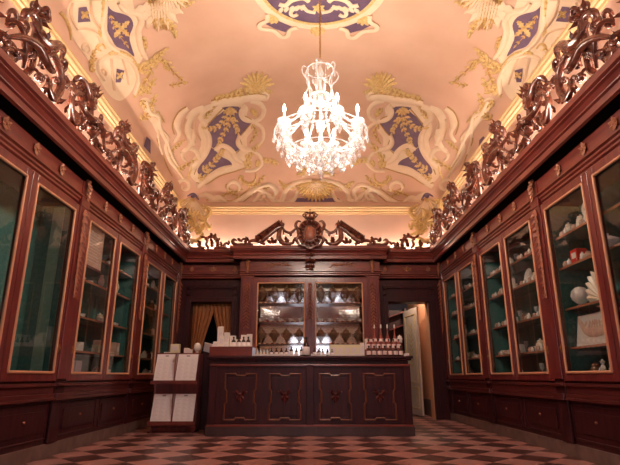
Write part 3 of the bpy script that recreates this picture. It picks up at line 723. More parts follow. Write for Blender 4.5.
m = MB(); m.tube([(-2.33, 9.98, 2.15), (-1.53, 9.98, 2.15)], .014, 8); tag(m.build('curtain_rod', BRASS, smooth=True), 'thin brass rod carrying the ochre curtains', 'curtain rod')

# ------------------------------------------------------------------ central cabinet
T = thing('central_cabinet', (0, YC, 0), 'projecting central mahogany cabinet with two glazed doors behind the counter', 'display cabinet')
CC = T
m = MB()
m.box(-1.33, 1.33, .26, .29, 0, 3.0); m.box(-1.33, -1.08, 0, .26, 0, 2.6); m.box(1.08, 1.33, 0, .26, 0, 2.6); m.box(-1.08, 1.08, 0, .26, 2.57, 3.0); m.box(-1.08, 1.08, 0, .26, 0, .80); m.box(-1.33, 1.33, 0.01, .29, 2.6, 3.12)
m.box(-.05, .05, .0, .20, .8, 2.57); m.build('carcass', WOOD, T, bevel=.004)
for sl, o1 in (([2, 3, 4], 'cornice'),):
    for a in sl:
        cp = [(o-.02 if o > .05 else o, z) for o, z in corn]
        o = sweep('cornice', [(x, y-YC) for x, y in ringc], cp, WOODH, [a])[0]; o.parent = T
        o = sweep('frieze', [(x, y-YC) for x, y in ringc], friz, WOODH, [a])[0]; o.parent = T
        o = sweep('shadow_groove', [(x, y-YC) for x, y in ringc], rec, SHADEBLK, [a])[0]; o.parent = T
door(T, -1.08, -.02, 1, z0=.80, z1=2.57, g=.085); door(T, .02, 1.08, -1, z0=.80, z1=2.57, g=.085)
m = MB(); m.box(-1.079, 1.079, .250, .259, .80, 2.57); m.build('mirror_back', MIRROR, T)
CSH = [1.30, 1.66, 1.99, 2.29]
CSH = [1.35, 1.70, 2.00, 2.28]
CSH = [1.36, 1.77, 2.12]
for z in CSH:
    for x0, x1 in ((-1.078, -.051), (.051, 1.078)):
        m = MB(); m.use(WOOD); m.box(x0, x1, .03, .245, z-.018, z)
        o = m.build('shelf', None, T)
        m = MB(); n = 11
        for k in range(n): m.sph((x0+(x1-x0)*(k+.5)/n, .028, z-.004), .019, 7, 4, (1.3, .5, .7))
        m.build('gilt_edging', GILT, o, smooth=True)
for x in (-1.2, 1.2):
    m = MB(); m.box(x-.085, x+.085, -.02, 0, .85, 2.58); p = m.build('pilaster_panel', WOOD, T, bevel=.008)
    m = MB(); z = 2.5
    for k in range(14):
        for sg in (-1, 1): m.leaf((x, -.022, z), (sg*.5, -.1, -1), .085, .04, (1, 0, -sg*.2), (0, -1, 0), .2, sg*.2, 6, 2, .35)
        z -= .062
    m.build('carved_festoon', CARVL, p, smooth=True)
    put(br0, T, (x, -.028, 2.85), 0, (1.1, 1, 1.2))
m = MB()
z = 2.5
for k in range(10):
    for sg in (-1, 1): m.leaf((0, -.04, z), (sg*.5, -.1, -1), .085, .04, (1, 0, -sg*.2), (0, -1, 0), .2, sg*.2, 6, 2, .35)
    z -= .07
m.build('carved_festoon', CARVL, T, smooth=True)
m = MB()      # carved tassel over the middle
for z, s in ((3.02, .10), (2.93, .13), (2.83, .11), (2.75, .08)):
    for sg in (-1, 1): m.leaf((0, -.20+(3.02-z)*.6, z), (sg*.8, 0, -.5), s, .06, (.5, 0, sg*.8), (0, -1, 0), .2, sg*.3, 6, 2, .4)
    m.sph((0, -.20+(3.02-z)*.6, z), .03, 8, 5, (1, .8, 1.3))
m.build('carved_tassel', CARVE, T, smooth=True)
for x in (-.62, .62):
    m = MB()
    for sg in (-1, 1):
        for k in range(4): m.leaf((x+sg*.05*k, -.024, 2.845), (sg, 0, .35*(-1)**k), .11, .035, (0, 0, 1), (0, -1, 0), .1, sg*.2, 6, 2, .3)
    m.sph((x, -.03, 2.845), .022, 8, 5); m.build('gilt_scroll', ROSE, T, smooth=True)
bpy.data.objects.remove(br0)

# ------------------------------------------------------------------ small wares: builders return a prototype object placed at its base
PRO = {}
def proto(key, name, mb, m=None, smooth=True):
    o = mb.build(name, m, None, smooth); COL.objects.unlink(o); PRO[key] = o; return o
def ware(key, loc, label, cat, group=None, rz=0, sc=1, mt=None):
    o = PRO[key].copy(); COL.objects.link(o); o.location = loc; o.rotation_euler = (0, 0, rz); o.scale = (sc, sc, sc) if not hasattr(sc, '__len__') else sc
    return tag(o, label, cat, group)
def lat(prof, n=14): m = MB(); m.lathe(prof, n); return m
proto('jar', 'jar', lat([(.03, 0), (.042, .01), (.045, .06), (.038, .085), (.028, .09), (.034, .095), (.03, .108), (.008, .115), (.008, .125), (.003, .128)]), IVORY)
proto('pot', 'pot', lat([(.018, 0), (.026, .008), (.028, .03), (.018, .04), (.022, .046), (.006, .056)], 10), PINKP)
proto('tub', 'pot', lat([(.016, 0), (.02, .006), (.02, .045), (.008, .055), (.008, .065)], 10), WHITE)
proto('wjar', 'jar', lat([(.03, 0), (.045, .012), (.048, .08), (.034, .10), (.038, .108), (.03, .122), (.008, .13), (.006, .142)]), WHITE)
proto('bjar', 'jar', lat([(.03, 0), (.045, .012), (.048, .08), (.034, .10), (.038, .108), (.03, .122), (.008, .13), (.006, .142)]), BROWN)
proto('vase', 'vase', lat([(.03, 0), (.034, .008), (.016, .03), (.03, .07), (.04, .11), (.03, .15), (.016, .17), (.024, .19), (.02, .19)]), IVORY)
proto('goblet', 'goblet', lat([(.03, 0), (.03, .006), (.006, .015), (.006, .08), (.022, .095), (.03, .15), (.027, .15)]), CLEARB)
proto('cup', 'cup', (lambda m: (m.lathe([(.018, 0), (.022, .006), (.03, .03), (.038, .055), (.034, .055), (.027, .03), (.01, .01)], 12), m.tube(crom([(.033, 0, .045), (.055, 0, .045), (.05, 0, .018), (.028, 0, .015)], 4), .004, 5)) and m)(MB()), WHITE)
def urn():
    m = MB(); m.use(BROWN); m.lathe([(.04, 0), (.045, .012), (.018, .03), (.02, .05), (.05, .10), (.078, .17), (.08, .21), (.05, .235), (.055, .245), (.052, .26), (.02, .275), (.012, .29), (.016, .30), (.004, .31)], 16)
    for sg in (-1, 1): m.tube(crom([(sg*.075, 0, .20), (sg*.10, 0, .21), (sg*.095, 0, .16), (sg*.062, 0, .14)], 4), .007, 6)
    return m
proto('urn', 'urn', urn())
def bottle(body, lab, cap, h=.16, r=.03, lc=.55):
    m = MB(); m.use(body); m.lathe([(r*.9, 0), (r, .006), (r, h*.58), (r*.75, h*.68), (r*.34, h*.76), (r*.34, h*.9)], 14)
    m.use(lab); m.lathe([(r*1.02, h*.14), (r*1.03, h*.15), (r*1.03, h*.5), (r*1.02, h*.51)], 14)
    m.use(cap); m.lathe([(r*.42, h*.87), (r*.45, h*.88), (r*.45, h), (r*.3, h*1.01)], 10)
    return m
proto('abot', 'bottle', bottle(AMBER, PAPER, BLACK)); proto('pbot', 'bottle', bottle(ROSEG, PINKL, BLACK, .17, .034)); proto('dbot', 'bottle', bottle(AMBER, PINKL, BLACK, .17, .036))
proto('cbot', 'bottle', bottle(CLEARB, PAPER, SILV, .17, .026)); proto('gbot', 'bottle', bottle(CLEARB, IVORY, BRASS, .12, .024))
proto('tall', 'bottle', (lambda m: (m.use(ROSEG).lathe([(.034, 0), (.042, .01), (.036, .06), (.014, .13), (.010, .20), (.010, .27)], 14), m.use(WHITE).lathe([(.012, .24), (.015, .25), (.013, .30), (.006, .305)], 10), m.use(PINKL).lathe([(.0405, .02), (.0415, .021), (.0365, .065), (.036, .066)], 14)) and m)(MB()))
def bx(w, d, h, mt, lab=None):
    m = MB(); m.use(mt); m.box(-w/2, w/2, -d/2, d/2, 0, h)
    if lab: m.use(lab); m.box(-w*.32, w*.32, -d/2-.001, -d/2, h*.3, h*.75); 
    return m
for k, a in (('wbox', (.07, .06, .11, WBOX, PRINT)), ('cbox', (.10, .07, .09, CBOX, PRINT)), ('lbox', (.2, .16, .2, LILAC)), ('pbox', (.055, .12, .17, PINKP, PRINT)), ('rbox', (.10, .08, .10, REDB, WHITE)), ('flat', (.09, .06, .035, WBOX, PRINT))):
    o = proto(k, 'box', bx(*a), None, False); o.name = 'carton'
def plate():
    m = MB(); m.M = Matrix.Rotation(math.radians(80), 4, 'X') @ Matrix.Translation((0, .09, -.01))
    m.lathe([(.0, 0), (.05, 0), (.06, .008), (.09, .016), (.09, .02), (.058, .012), (.0, .006)], 20); return m
proto('plate', 'plate', plate(), WHITE)
def figurine():
    m = MB(); m.lathe([(.035, 0), (.04, .01), (.03, .03), (.022, .06), (.026, .09), (.018, .115), (.012, .125)], 12); m.sph((0, 0, .145), .02, 10, 7)
    for sg in (-1, 1): m.tube(crom([(sg*.022, 0, .11), (sg*.045, -.01, .085), (sg*.02, -.03, .07)], 4), .008, 6)
    m.lathe([(.02, .15), (.03, .155), (.012, .162), (.01, .175)], 10); return m
proto('fig', 'figurine', figurine(), WHITE)
def candlest():
    m = MB(); m.lathe([(.04, 0), (.042, .01), (.012, .03), (.018, .05), (.008, .08), (.014, .13), (.007, .17), (.02, .19), (.012, .2)], 12); m.use(CANDLE); return m
proto('cstick', 'candlestick', candlest(), SILV)

KN = {'pot': ('tiny pinkish pot', 'pot'), 'tub': ('tiny white flask', 'flask'), 'jar': ('knob-lidded ivory jar', 'jar'), 'wjar': ('white porcelain lidded jar', 'jar'), 'bjar': ('brown glazed lidded jar', 'jar'), 'vase': ('slim ivory vase', 'vase'), 'goblet': ('clear glass goblet', 'goblet'),
      'cup': ('small white cup', 'cup'), 'cbot': ('clear bottle with paper label', 'bottle'), 'abot': ('dark amber bottle with paper label', 'bottle'), 'gbot': ('small clear bottle with ivory label', 'bottle'), 'wbox': ('upright white carton', 'carton'),
      'cbox': ('cream carton', 'carton'), 'lbox': ('large lilac carton', 'carton'), 'pbox': ('upright pinkish box', 'carton'), 'rbox': ('red carton with white label', 'carton'), 'flat': ('flat white carton', 'carton'), 'plate': ('white plate standing upright', 'plate'), 'fig': ('white porcelain figurine', 'figurine'), 'cstick': ('silver candlestick', 'candlestick')}
SN = {.79: 'bottom', 1.05: 'first', 1.44: 'second', 1.87: 'third', 2.20: 'top'}
ORD = ['first', 'second', 'third', 'fourth', 'fifth', 'sixth', 'seventh', 'eighth', 'ninth', 'tenth', 'eleventh']
def row(side, i, z, half, seq, where, d0=.19):
    """a row of wares along one shelf behind one door; half -1 near door, +1 far door"""
    n = len(seq); x0, x1 = (.13, .88) if half > 0 else (-.88, -.13); zz = .746 if z < .8 else z; sn = SN[z]
    cnt = {}
    for k, key in enumerate(seq):
        if not key: continue
        cnt[key] = cnt.get(key, 0)+1; many = seq.count(key) > 1
        lx = x0+(x1-x0)*(k+.5)/n+random.uniform(-.015, .015); dep = d0+random.uniform(-.03, .05) if key not in ('pot', 'tub') else d0+random.uniform(0, .01)
        p = inbay(side, i, lx, dep, zz); nm, cat = KN[key]
        ware(key, p, ('%s %s from near end, %s shelf, %s' % (ORD[cnt[key]-1], nm, sn, where)) if many else '%s on the %s shelf, %s' % (nm, sn, where), cat, '%ss on the %s shelf %s' % (nm, sn, where), rz=(-pi/2 if side > 0 else pi/2)+random.uniform(-.3, .3) if key not in ('plate',) else (-pi/2 if side > 0 else pi/2), sc=random.uniform(.95, 1.2)*(1.1 if key in ('cup', 'jar') else 1) if key not in ('lbox', 'pbox', 'plate') else (1.25 if key == 'plate' else 1))
# ceramics wall
A, B, C_ = 'in big shell cabinet', 'middle ceramics cabinet, near door', 'middle ceramics cabinet, far door'
row(1, 0, 2.20, 1, ['cup', 'cup', 'jar', 'cup', 'jar'], A, .12); row(1, 0, 1.87, 1, ['gbot', 'fig', 'vase', 'cup', 'wjar', 'cup'], A); row(1, 0, 1.05, 1, ['cup', None, 'cup', None, 'cup'], A, .30); row(1, 0, .79, 1, ['cup', 'wjar', 'cup', 'bjar'], A)
row(1, 1, 2.20, -1, ['jar', 'cup', 'wjar', 'cup', 'vase', 'cup', 'cup'], B); row(1, 1, 1.87, -1, ['cup', 'jar', 'cup', 'wjar', 'fig', 'jar', 'cup', 'plate'], B); row(1, 1, 1.44, -1, ['jar', 'cup', 'plate', 'cup', 'wjar', 'goblet', 'cup'], B); row(1, 1, 1.05, -1, ['wbox', 'jar', 'goblet', 'wbox', 'cstick', 'cup', 'jar', 'cup'], B); row(1, 1, .79, -1, ['cstick', None, 'cup', 'goblet'], B)
row(1, 1, 2.20, 1, ['goblet', 'jar', 'cup', 'cbot', 'cup'], C_); row(1, 1, 1.87, 1, ['cup', 'jar', 'plate', 'wjar', 'cup', 'jar'], C_); row(1, 1, 1.44, 1, ['jar', 'goblet', 'wbox', 'cup', 'cup', 'cup'], C_); row(1, 1, 1.05, 1, ['goblet', 'wbox', 'cup', 'jar', 'cup', 'cup'], C_); row(1, 1, .79, 1, [None, 'wjar', 'cup', None], C_)
E_, F_ = 'open doorway cabinet, near door', 'open doorway cabinet, far door'
for hf, wh in ((-1, E_), (1, F_)):
    row(1, 2, 2.20, hf, ['jar', 'goblet', 'wjar', 'cup', 'cup'], wh); row(1, 2, 1.87, hf, ['cup', 'cbot', 'jar', 'cup', 'gbot'], wh); row(1, 2, 1.44, hf, ['cup', 'gbot', 'cstick', 'cup', 'jar'], wh); row(1, 2, 1.05, hf, ['gbot', 'wbox', 'cup', 'jar', 'cup', 'cup'], wh); row(1, 2, .79, hf, ['cbot', None, 'bjar'], wh)
for i_, hf, wh in ((0, 1, A), (1, -1, B), (1, 1, C_), (2, -1, E_), (2, 1, F_)):
    for z in (2.20, 1.87, 1.44, 1.05):
        if i_ == 0 and z < 1.5: continue
        row(1, i_, z, hf, ['pot', 'tub', None, 'pot', 'tub', 'pot', None, 'tub', 'pot'], wh, .09)
G_, H_, I_, J_ = 'under the hung document', 'beside the hung document', 'above the leaflet stand', 'by the curtained corner'
row(-1, 1, 1.44, -1, ['wjar', 'jar', 'cup', 'abot', 'cbot', 'cup'], G_); row(-1, 1, 1.05, -1, ['wbox', 'jar', 'cup', 'cup', 'wbox', 'cbox', 'wbox'], G_); row(-1, 1, .79, -1, ['lbox', 'lbox', 'lbox'], G_, .2); row(-1, 1, 1.87, -1, ['cup', 'gbot', 'jar', 'cup', 'cup'], G_)
row(-1, 1, 1.87, 1, ['vase', 'gbot', 'cup', 'vase', 'cup'], H_); row(-1, 1, 1.44, 1, ['cup', 'jar', 'gbot', 'jar', 'cup', 'cup'], H_); row(-1, 1, 1.05, 1, ['cbox', 'pbox', 'pbox', 'pbox', 'pbox', 'pbox', 'pbox', 'pbox'], H_); row(-1, 1, .79, 1, ['flat', 'bjar', 'flat', 'wbox'], H_); row(-1, 1, 2.20, 1, ['abot', 'cup', 'gbot', 'cup'], H_)
for hf, wh in ((-1, I_), (1, J_)):
    row(-1, 2, 2.20, hf, ['vase', 'jar', 'abot', 'cup'], wh); row(-1, 2, 1.87, hf, ['bjar', 'vase', 'jar', 'bjar', 'jar'], wh); row(-1, 2, 1.44, hf, ['bjar', 'jar', 'cup', 'vase', 'bjar'], wh); row(-1, 2, 1.05, hf, ['jar', 'bjar', 'jar', 'bjar', 'cup'], wh); row(-1, 2, .79, hf, ['jar', 'wbox', 'bjar'], wh)
# hung document
T = thing('framed_document', inbay(-1, 1, -.56, .045, 2.04), 'large pinkish printed document hung inside the cabinet behind glass', 'document', rz=pi/2)
m = MB(); m.box(-.30, .30, 0, .012, 0, .50); m.build('sheet', PINKP, T)
m = MB(); m.use(PRINT)
for k in range(11): m.box(-.24+.02*(k % 3), .24-.03*(k % 4), -.0015, 0, .06+.036*k, .066+.036*k)
m.build('printed_lines', None, T)
m = MB(); m.box(-.31, .31, -.008, .016, -.02, .0); m.build('bottom_rail', WOOD, T)
# pale green strip
m = MB(); m.box(-.06, .06, -.008, 0, 0, 1.80); o = m.build('green_strip', TEALL); o.location = (-(XF+.17), CABY[0]+.940, .76); tag(o, 'pale green upright strip inside the empty cabinet', 'panel')
# large pieces behind the near door of the ceramics wall
def shell():
    m = MB(); n = 11
    for i in range(n):
        a = pi*(.06+.88*i/(n-1)); L = .28*(.8+.25*sin(a))
        m.leaf((0, 0, .03), (cos(a), .05, sin(a)), L, .17, (-sin(a), 0, cos(a)), (0, -1, 0), .25, 0, 8, 0, .3)
    m.lathe([(.09, 0), (.10, .02), (.05, .04), (.04, .06)], 12); m.sph((0, -.02, .05), .05, 10, 6); return m
proto('shell', 'scallop_shell', shell(), IVORY)
ware('shell', inbay(1, 0, .42, .20, 1.44), 'big fluted ivory shell standing on the second shelf', 'shell', rz=-pi/2)
def orb():
    m = MB(); m.lathe([(.05, 0), (.055, .015), (.03, .03), (.06, .05), (.10, .09), (.115, .14), (.10, .20), (.06, .24), (.02, .255)], 20); m.use(BROWN); m.leaf((0, -.11, .12), (.5, 0, 1), .09, .04, (1, 0, -.5), (0, -1, 0), .1, .2, 7, 3, .1); return m
proto('orb', 'globe_jar', orb(), WHITE)
ware('orb', inbay(1, 0, .76, .15, 1.44), 'round white globe jar beside the ivory shell', 'jar', rz=-pi/2, sc=.8)
def tureen():
    m = MB(); m.use(PINKL); m.lathe([(.05, 0), (.06, .01), (.03, .03), (.08, .06), (.11, .10), (.10, .12), (.04, .15), (.012, .16), (.016, .18)], 16)
    for sg in (-1, 1): m.tube(crom([(sg*.10, 0, .10), (sg*.14, 0, .11), (sg*.13, 0, .06), (sg*.08, 0, .06)], 4), .008, 6)
    return m
proto('tureen', 'tureen', tureen())
ware('tureen', inbay(1, 0, .20, .18, 1.87), 'pink tureen standing behind the shell door, third shelf', 'tureen')
ware('rbox', inbay(1, 0, .62, .12, 1.87), 'red carton with white label above the globe jar', 'carton', rz=-pi/2, sc=1.3)
def clock():
    m = MB(); m.use(WHITE); m.lathe([(.06, 0), (.065, .015), (.035, .03), (.03, .06), (.04, .08)], 12); m.M = Matrix.Translation((0, 0, .15)) @ Matrix.Rotation(pi/2, 4, 'X')
    m.lathe([(.07, -.03), (.085, -.02), (.085, .02), (.07, .03)], 18); m.use(BLACK); m.lathe([(.02, .03), (.02, .033)], 10); m.M = Matrix.Identity(4); m.use(WHITE)
    for sg in (-1, 0, 1): m.leaf((sg*.03, 0, .22), (sg*.4, 0, 1), .07, .035, (1, 0, 0), (0, -1, 0), .1)
    return m
proto('clock', 'mantel_clock', clock())
ware('clock', inbay(1, 0, .36, .14, 2.20), 'small white round-faced clock on the top shelf', 'clock', rz=-pi/2)
# wide painted tray
T = thing('painted_tray', inbay(1, 0, .50, .10, 1.052), 'wide pale tray painted with a pink swag, leaning at the back', 'tray', rz=-pi/2)
m = MB(); m.M = Matrix.Rotation(math.radians(-10), 4, 'X'); m.box(-.38, .38, 0, .014, 0, .31); m.build('tray', WHITE, T, bevel=.004)
m = MB(); m.M = Matrix.Rotation(math.radians(-10), 4, 'X')
m.tube(crom([(-.36, -.004, .28), (-.2, -.004, .15), (0, -.004, .12), (.2, -.004, .16), (.36, -.004, .29)], 6), [.02+.03*sin(pi*i/24) for i in range(25)], 8, .15)
for k in range(9): m.leaf((-.2+.05*k, -.004, .16), (.3*sin(k), 0, 1), .09, .04, (1, 0, 0), (0, -1, 0), .02, 0, 6, 2, .1)
m.build('painted_swag', PINKP, T, smooth=True)
ware('fig', inbay(1, 0, .55, .15, .746), 'white figurine at the bottom under the painted tray', 'figurine', sc=1.0, rz=-pi/2)
# wares of the central cabinet
for x0, wn in ((-.565, 'glass door nearer the curtain'), (.565, 'glass door nearer the open doorway')):
    for k in range(4):
        ware('urn', (x0+(-.36+.24*k), YC+.14, CSH[2]), ORD[k]+' dark brown urn, top shelf behind the %s' % wn, 'urn', 'urns on the top shelf behind the %s' % wn, sc=1.12)
    for k in range(4):
        ware('urn', (x0+(-.36+.24*k), YC+.14, CSH[0]), ORD[k]+' dark brown urn, lower shelf behind the %s' % wn, 'urn', 'urns on the lower shelf behind the %s' % wn, sc=.95)
    for k in range(5): ware('cup', (x0+(-.38+.19*k), YC+.12, CSH[1]), ORD[k]+' white cup, middle shelf behind the %s' % wn, 'cup', 'cups on the middle shelf behind the %s' % wn, sc=1.0)
    for k in range(3):
        ware('wjar', (x0+(-.3+.3*k), YC+.12, .801), ORD[k]+' white jar at the bottom behind the %s' % wn, 'jar', 'jars at the bottom behind the %s' % wn, sc=1.5)

# ------------------------------------------------------------------ counter
CY = 7.20
T = thing('shop_counter', (0, CY, 0), 'long dark carved wooden counter with four panels across the room', 'counter')
m = MB()
m.box(-1.38, 1.38, .0, .62, .13, .92); m.box(-.05, .05, -.03, 0, .13, .92); 
for x in (-1.34, 1.34): m.box(x-.05, x+.05, -.02, 0, .13, .92)
m.build('carcass', WOODD, T, bevel=.006)
m = MB(); m.box(-1.41, 1.41, -.03, .64, 0, .115); m.box(-.09, .09, -.05, -.03, 0, .115); m.build('plinth', PLIN, T, bevel=.004)
m = MB(); m.box(-1.40, 1.40, -.035, .63, .115, .14); m.box(-1.39, 1.39, -.03, 0, .90, .93); m.build('moulding', WOODH, T, bevel=.006)
m = MB(); m.box(-1.43, 1.43, -.06, .66, 1.005, 1.04); m.box(-1.41, 1.41, -.04, .64, .98, 1.005); m.box(-1.37, 1.37, -.0, .62, .92, .98); m.build('worktop', WOODD, T, bevel=.008)
for cx in (-.955, -.345, .345, .955):
    m = MB(); z0, z1 = .20, .80; w = .215
    pts = [(-w, z0), (-w*.35, z0), (-w*.25, z0+.025), (w*.25, z0+.025), (w*.35, z0), (w, z0), (w*.98, z0+.2), (w*.88, z0+.23), (w*.88, z1-.23), (w*.98, z1-.2), (w, z1), (w*.35, z1), (w*.25, z1-.025), (-w*.25, z1-.025), (-w*.35, z1), (-w, z1), (-w*.98, z1-.2), (-w*.88, z1-.23), (-w*.88, z0+.23), (-w*.98, z0+.2)]
    m.tube([(cx+x, -.006, z) for x, z in pts+pts[:1]], .013, 7)
    p = m.build('panel', PANM, T, smooth=False)
    m = MB(); m.box(cx-w*.82, cx+w*.82, -.008, 0, z0+.05, z1-.05)
    m.build('panel_field', WOODD, p, bevel=.006)
    m = MB()
    for sg in (-1, 1):
        m.leaf((cx, -.012, .52), (sg*.9, 0, .5), .10, .05, (-.5, 0, sg*.9), (0, -1, 0), .3, sg*.3, 7, 2, .5); m.leaf((cx, -.012, .52), (sg*.7, 0, -.7), .08, .045, (.7, 0, sg*.7), (0, -1, 0), .3, 0, 7, 2, .5)
        m.sph((cx+sg*.085, -.03, .56), .014, 8, 5)
    m.leaf((cx, -.012, .53), (0, 0, -1), .12, .05, (1, 0, 0), (0, -1, 0), .3, 0, 7, 2, .5); m.sph((cx, -.025, .53), .02, 8, 5)
    m.build('carved_flower', WOODM, p, smooth=True)
ZT = 1.041
def onc(x, y, dz=0): return (x*.955, CY+y, ZT+dz)
# tray with cartons
T = thing('display_tray', onc(-1.16, .20), 'low reddish wooden tray holding white cartons at the counter end', 'tray'); T.scale = (1, 1, 1.5)
m = MB(); m.box(-.30, .30, -.22, .22, 0, .015); m.box(-.30, .30, -.22, -.205, .015, .085); m.box(-.30, .30, .205, .22, .015, .12); m.box(-.30, -.285, -.205, .205, .015, .085); m.box(.285, .30, -.205, .205, .015, .085)
m.build('tray_body', WOODH, T, bevel=.003)
m = MB(); m.box(-.284, .284, -.204, .204, .015, .075); m.build('riser', WBOX, T)
g = 'cartons standing in the wooden tray'
for k, (x, y, h) in enumerate(((-1.38, .30, 2.9), (-1.28, .30, 2.1), (-1.33, .17, 1.6), (-1.19, .33, 1.7), (-1.10, .30, 1.2), (-1.02, .32, 1.8), (-.93, .30, 1.9), (-1.40, .10, .8), (-1.25, .08, .7))):
    lb = ['tall white carton at the back corner of the wooden tray', 'second tallest white carton in the wooden tray'][k] if k < 2 else ORD[k-2]+' small white carton standing in the wooden tray, from the curtain side'
    ware('wbox', onc(x, y, .114), lb, 'carton', g if k > 1 else None, sc=(1.15, 1.1, h))
for k, x in enumerate((-1.15, -1.07, -1.0, -.93)): ware('abot', onc(x, .14, .114), ORD[k]+' dark amber bottle in the wooden tray, from the curtain side', 'bottle', 'amber bottles in the wooden tray', sc=1.0)
for k in range(7): ware('flat', onc(-1.40+.08*k, .02, .114), ORD[k]+' flat white carton along the tray front, from the curtain side', 'carton', 'flat cartons at the front of the tray', sc=(.8, .8, .8))
# small rows
for k in range(5): ware('gbot', onc(-.80+.05*k, .26), ORD[k]+' slim clear sample bottle from the wooden tray', 'bottle', 'sample bottles beside the tray', sc=(.7, .7, 1.0))
for k in range(3): ware('flat', onc(-.78+.11*k, .10), ORD[k]+' flat white carton on the counter from the wooden tray', 'carton', 'flat cartons beside the tray', sc=(1, 1, .8))
for k in range(9): ware('abot', onc(-.58+.075*k if k < 7 else -.58+.075*k+.12, .16), ORD[k]+' small dark bottle of the long counter row, from the tray', 'bottle', 'small bottles in the counter row', sc=.72+(.14 if k in (4, 6) else 0))
for k in range(9): ware('flat', onc(-.58+.075*k if k < 6 else -.4+.075*k, .08), ORD[k]+' tiny flat carton before the small bottles, from the tray', 'carton', 'tiny cartons before the small bottles', sc=(.75, .7, .9))
T = thing('boxed_bottle', onc(-.06, .14), 'dark bottle with large white label rising above the small bottles', 'bottle')
m = MB(); m.use(AMBER); m.lathe([(.045, 0), (.05, .01), (.05, .14), (.02, .19), (.018, .24)], 16); m.build('body', None, T, smooth=True)
m = MB(); m.lathe([(.051, .02), (.052, .021), (.052, .13), (.051, .131)], 16); m.build('label', PAPER, T, smooth=True)
m = MB(); m.lathe([(.021, .235), (.023, .24), (.021, .27)], 12); m.build('cap', BLACK, T, smooth=True)
for k in range(4): ware('abot', onc(.12+.07*k, .14), ORD[k]+' tiny dark bottle from the tall white-labelled bottle', 'bottle', 'tiny bottles before the cream cartons', sc=.62)
# cream cartons
for k in range(5): ware('cbox', onc(.36+.105*k, .30), ORD[k]+' upright cream carton of the block, from the tiny bottles', 'carton', 'cream cartons on the counter', sc=(1, 1, 1.9))
for k in range(4): ware('flat', onc(.34+.12*k, .12), ORD[k]+' flat carton before the cream cartons, from the tiny bottles', 'carton', 'flat cartons before the cream cartons', sc=(1.2, 1, 1))
for k, (x, h) in enumerate(((.80, 1.8), (.87, 2.3))): ware('wbox', onc(x, .28), ['white carton', 'taller white carton'][k]+' between cream cartons and rosy bottles', 'carton', sc=(.8, .8, h))
# stepped bottle display
T = thing('bottle_stand', onc(1.13, .26), 'stepped wooden stand carrying rows of rosy bottles', 'display stand')
m = MB(); m.box(-.29, .27, -.06, .02, 0, .10); m.build('step', WOODH, T, bevel=.003)
m = MB(); m.box(-.29, .27, .02, .11, 0, .20); m.build('step', WOODH, T, bevel=.003)
for k in range(7): ware('dbot', onc(.88+.08*k, .13), ORD[k]+' dark bottle with pink label, front row, from the cream cartons', 'bottle', 'front row of pink-labelled bottles', sc=.86)
for k in range(7): ware('pbot', onc(.89+.077*k, .24, .10), ORD[k]+' rosy bottle on the lower step, from the cream cartons', 'bottle', 'rosy bottles on the lower step', sc=.86)
for k, x in enumerate((1.0, 1.10, 1.20, 1.31)): ware('tall', onc(x, .325, .20), ORD[k]+' tall-necked rosy bottle on the upper step, from the cream cartons', 'bottle', 'tall-necked bottles on the upper step', sc=.88)
for k, x in enumerate((.88, .94)): ware('pbot', onc(x, .325, .20), ORD[k]+' short rosy bottle on the upper step from the white cartons', 'bottle', 'short bottles on the upper step', sc=.6)
ware('wjar', onc(1.39, .345, .19), 'white lidded jar at the end of the upper step', 'jar', sc=.9)
ware('flat', onc(1.42, .05), 'flat white carton at the counter end before the rosy bottles', 'carton', sc=(.8, .8, 1))

# ------------------------------------------------------------------ leaflet stand
T = thing('leaflet_stand', (-1.955, 7.50, 0), 'reddish wooden stand with two sloping racks of white leaflets', 'stand', rz=0); T.scale = (.82, 1, 1)
m = MB(); m.box(-.39, .39, .36, .38, .0, 1.08)
for x in (-.39, .37): m.extr([(x, 0), (x+.02, 0), (x+.02, .02), (x, .02)], .0, .38)
for x0 in (-.39, .37):
    m.add([(x0, .12, 0), (x0+.02, .12, 0), (x0+.02, .38, 0), (x0, .38, 0), (x0, .16, 1.08), (x0+.02, .16, 1.08), (x0+.02, .38, 1.08), (x0, .38, 1.08)], [(0,3,2,1),(4,5,6,7),(0,1,5,4),(1,2,6,5),(2,3,7,6),(3,0,4,7)])
m.box(-.39, .39, .14, .38, 1.08, 1.10); m.box(-.37, .37, .13, .36, 0, .08)
m.box(-.37, .37, .17, .19, .08, 1.08)
m.build('body', WOOD, T)
def rack(z0, z1, nm):
    m = MB(); m.add([(-.37, .02, z0), (.37, .02, z0), (.37, .14, z1), (-.37, .14, z1), (-.37, .035, z0-.01), (.37, .035, z0-.01), (.37, .155, z1-.01), (-.37, .155, z1-.01)], [(0,1,2,3),(7,6,5,4),(0,4,5,1),(1,5,6,2),(2,6,7,3),(3,7,4,0)])
    m.box(-.40, .40, -.03, .04, z0-.03, z0-.008); m.box(-.40, .40, -.03, -.02, z0-.008, z0+.02); m.box(-.006, .006, .0, .15, z0, z1)
    return m.build('sloping_rack', WOODH, T)
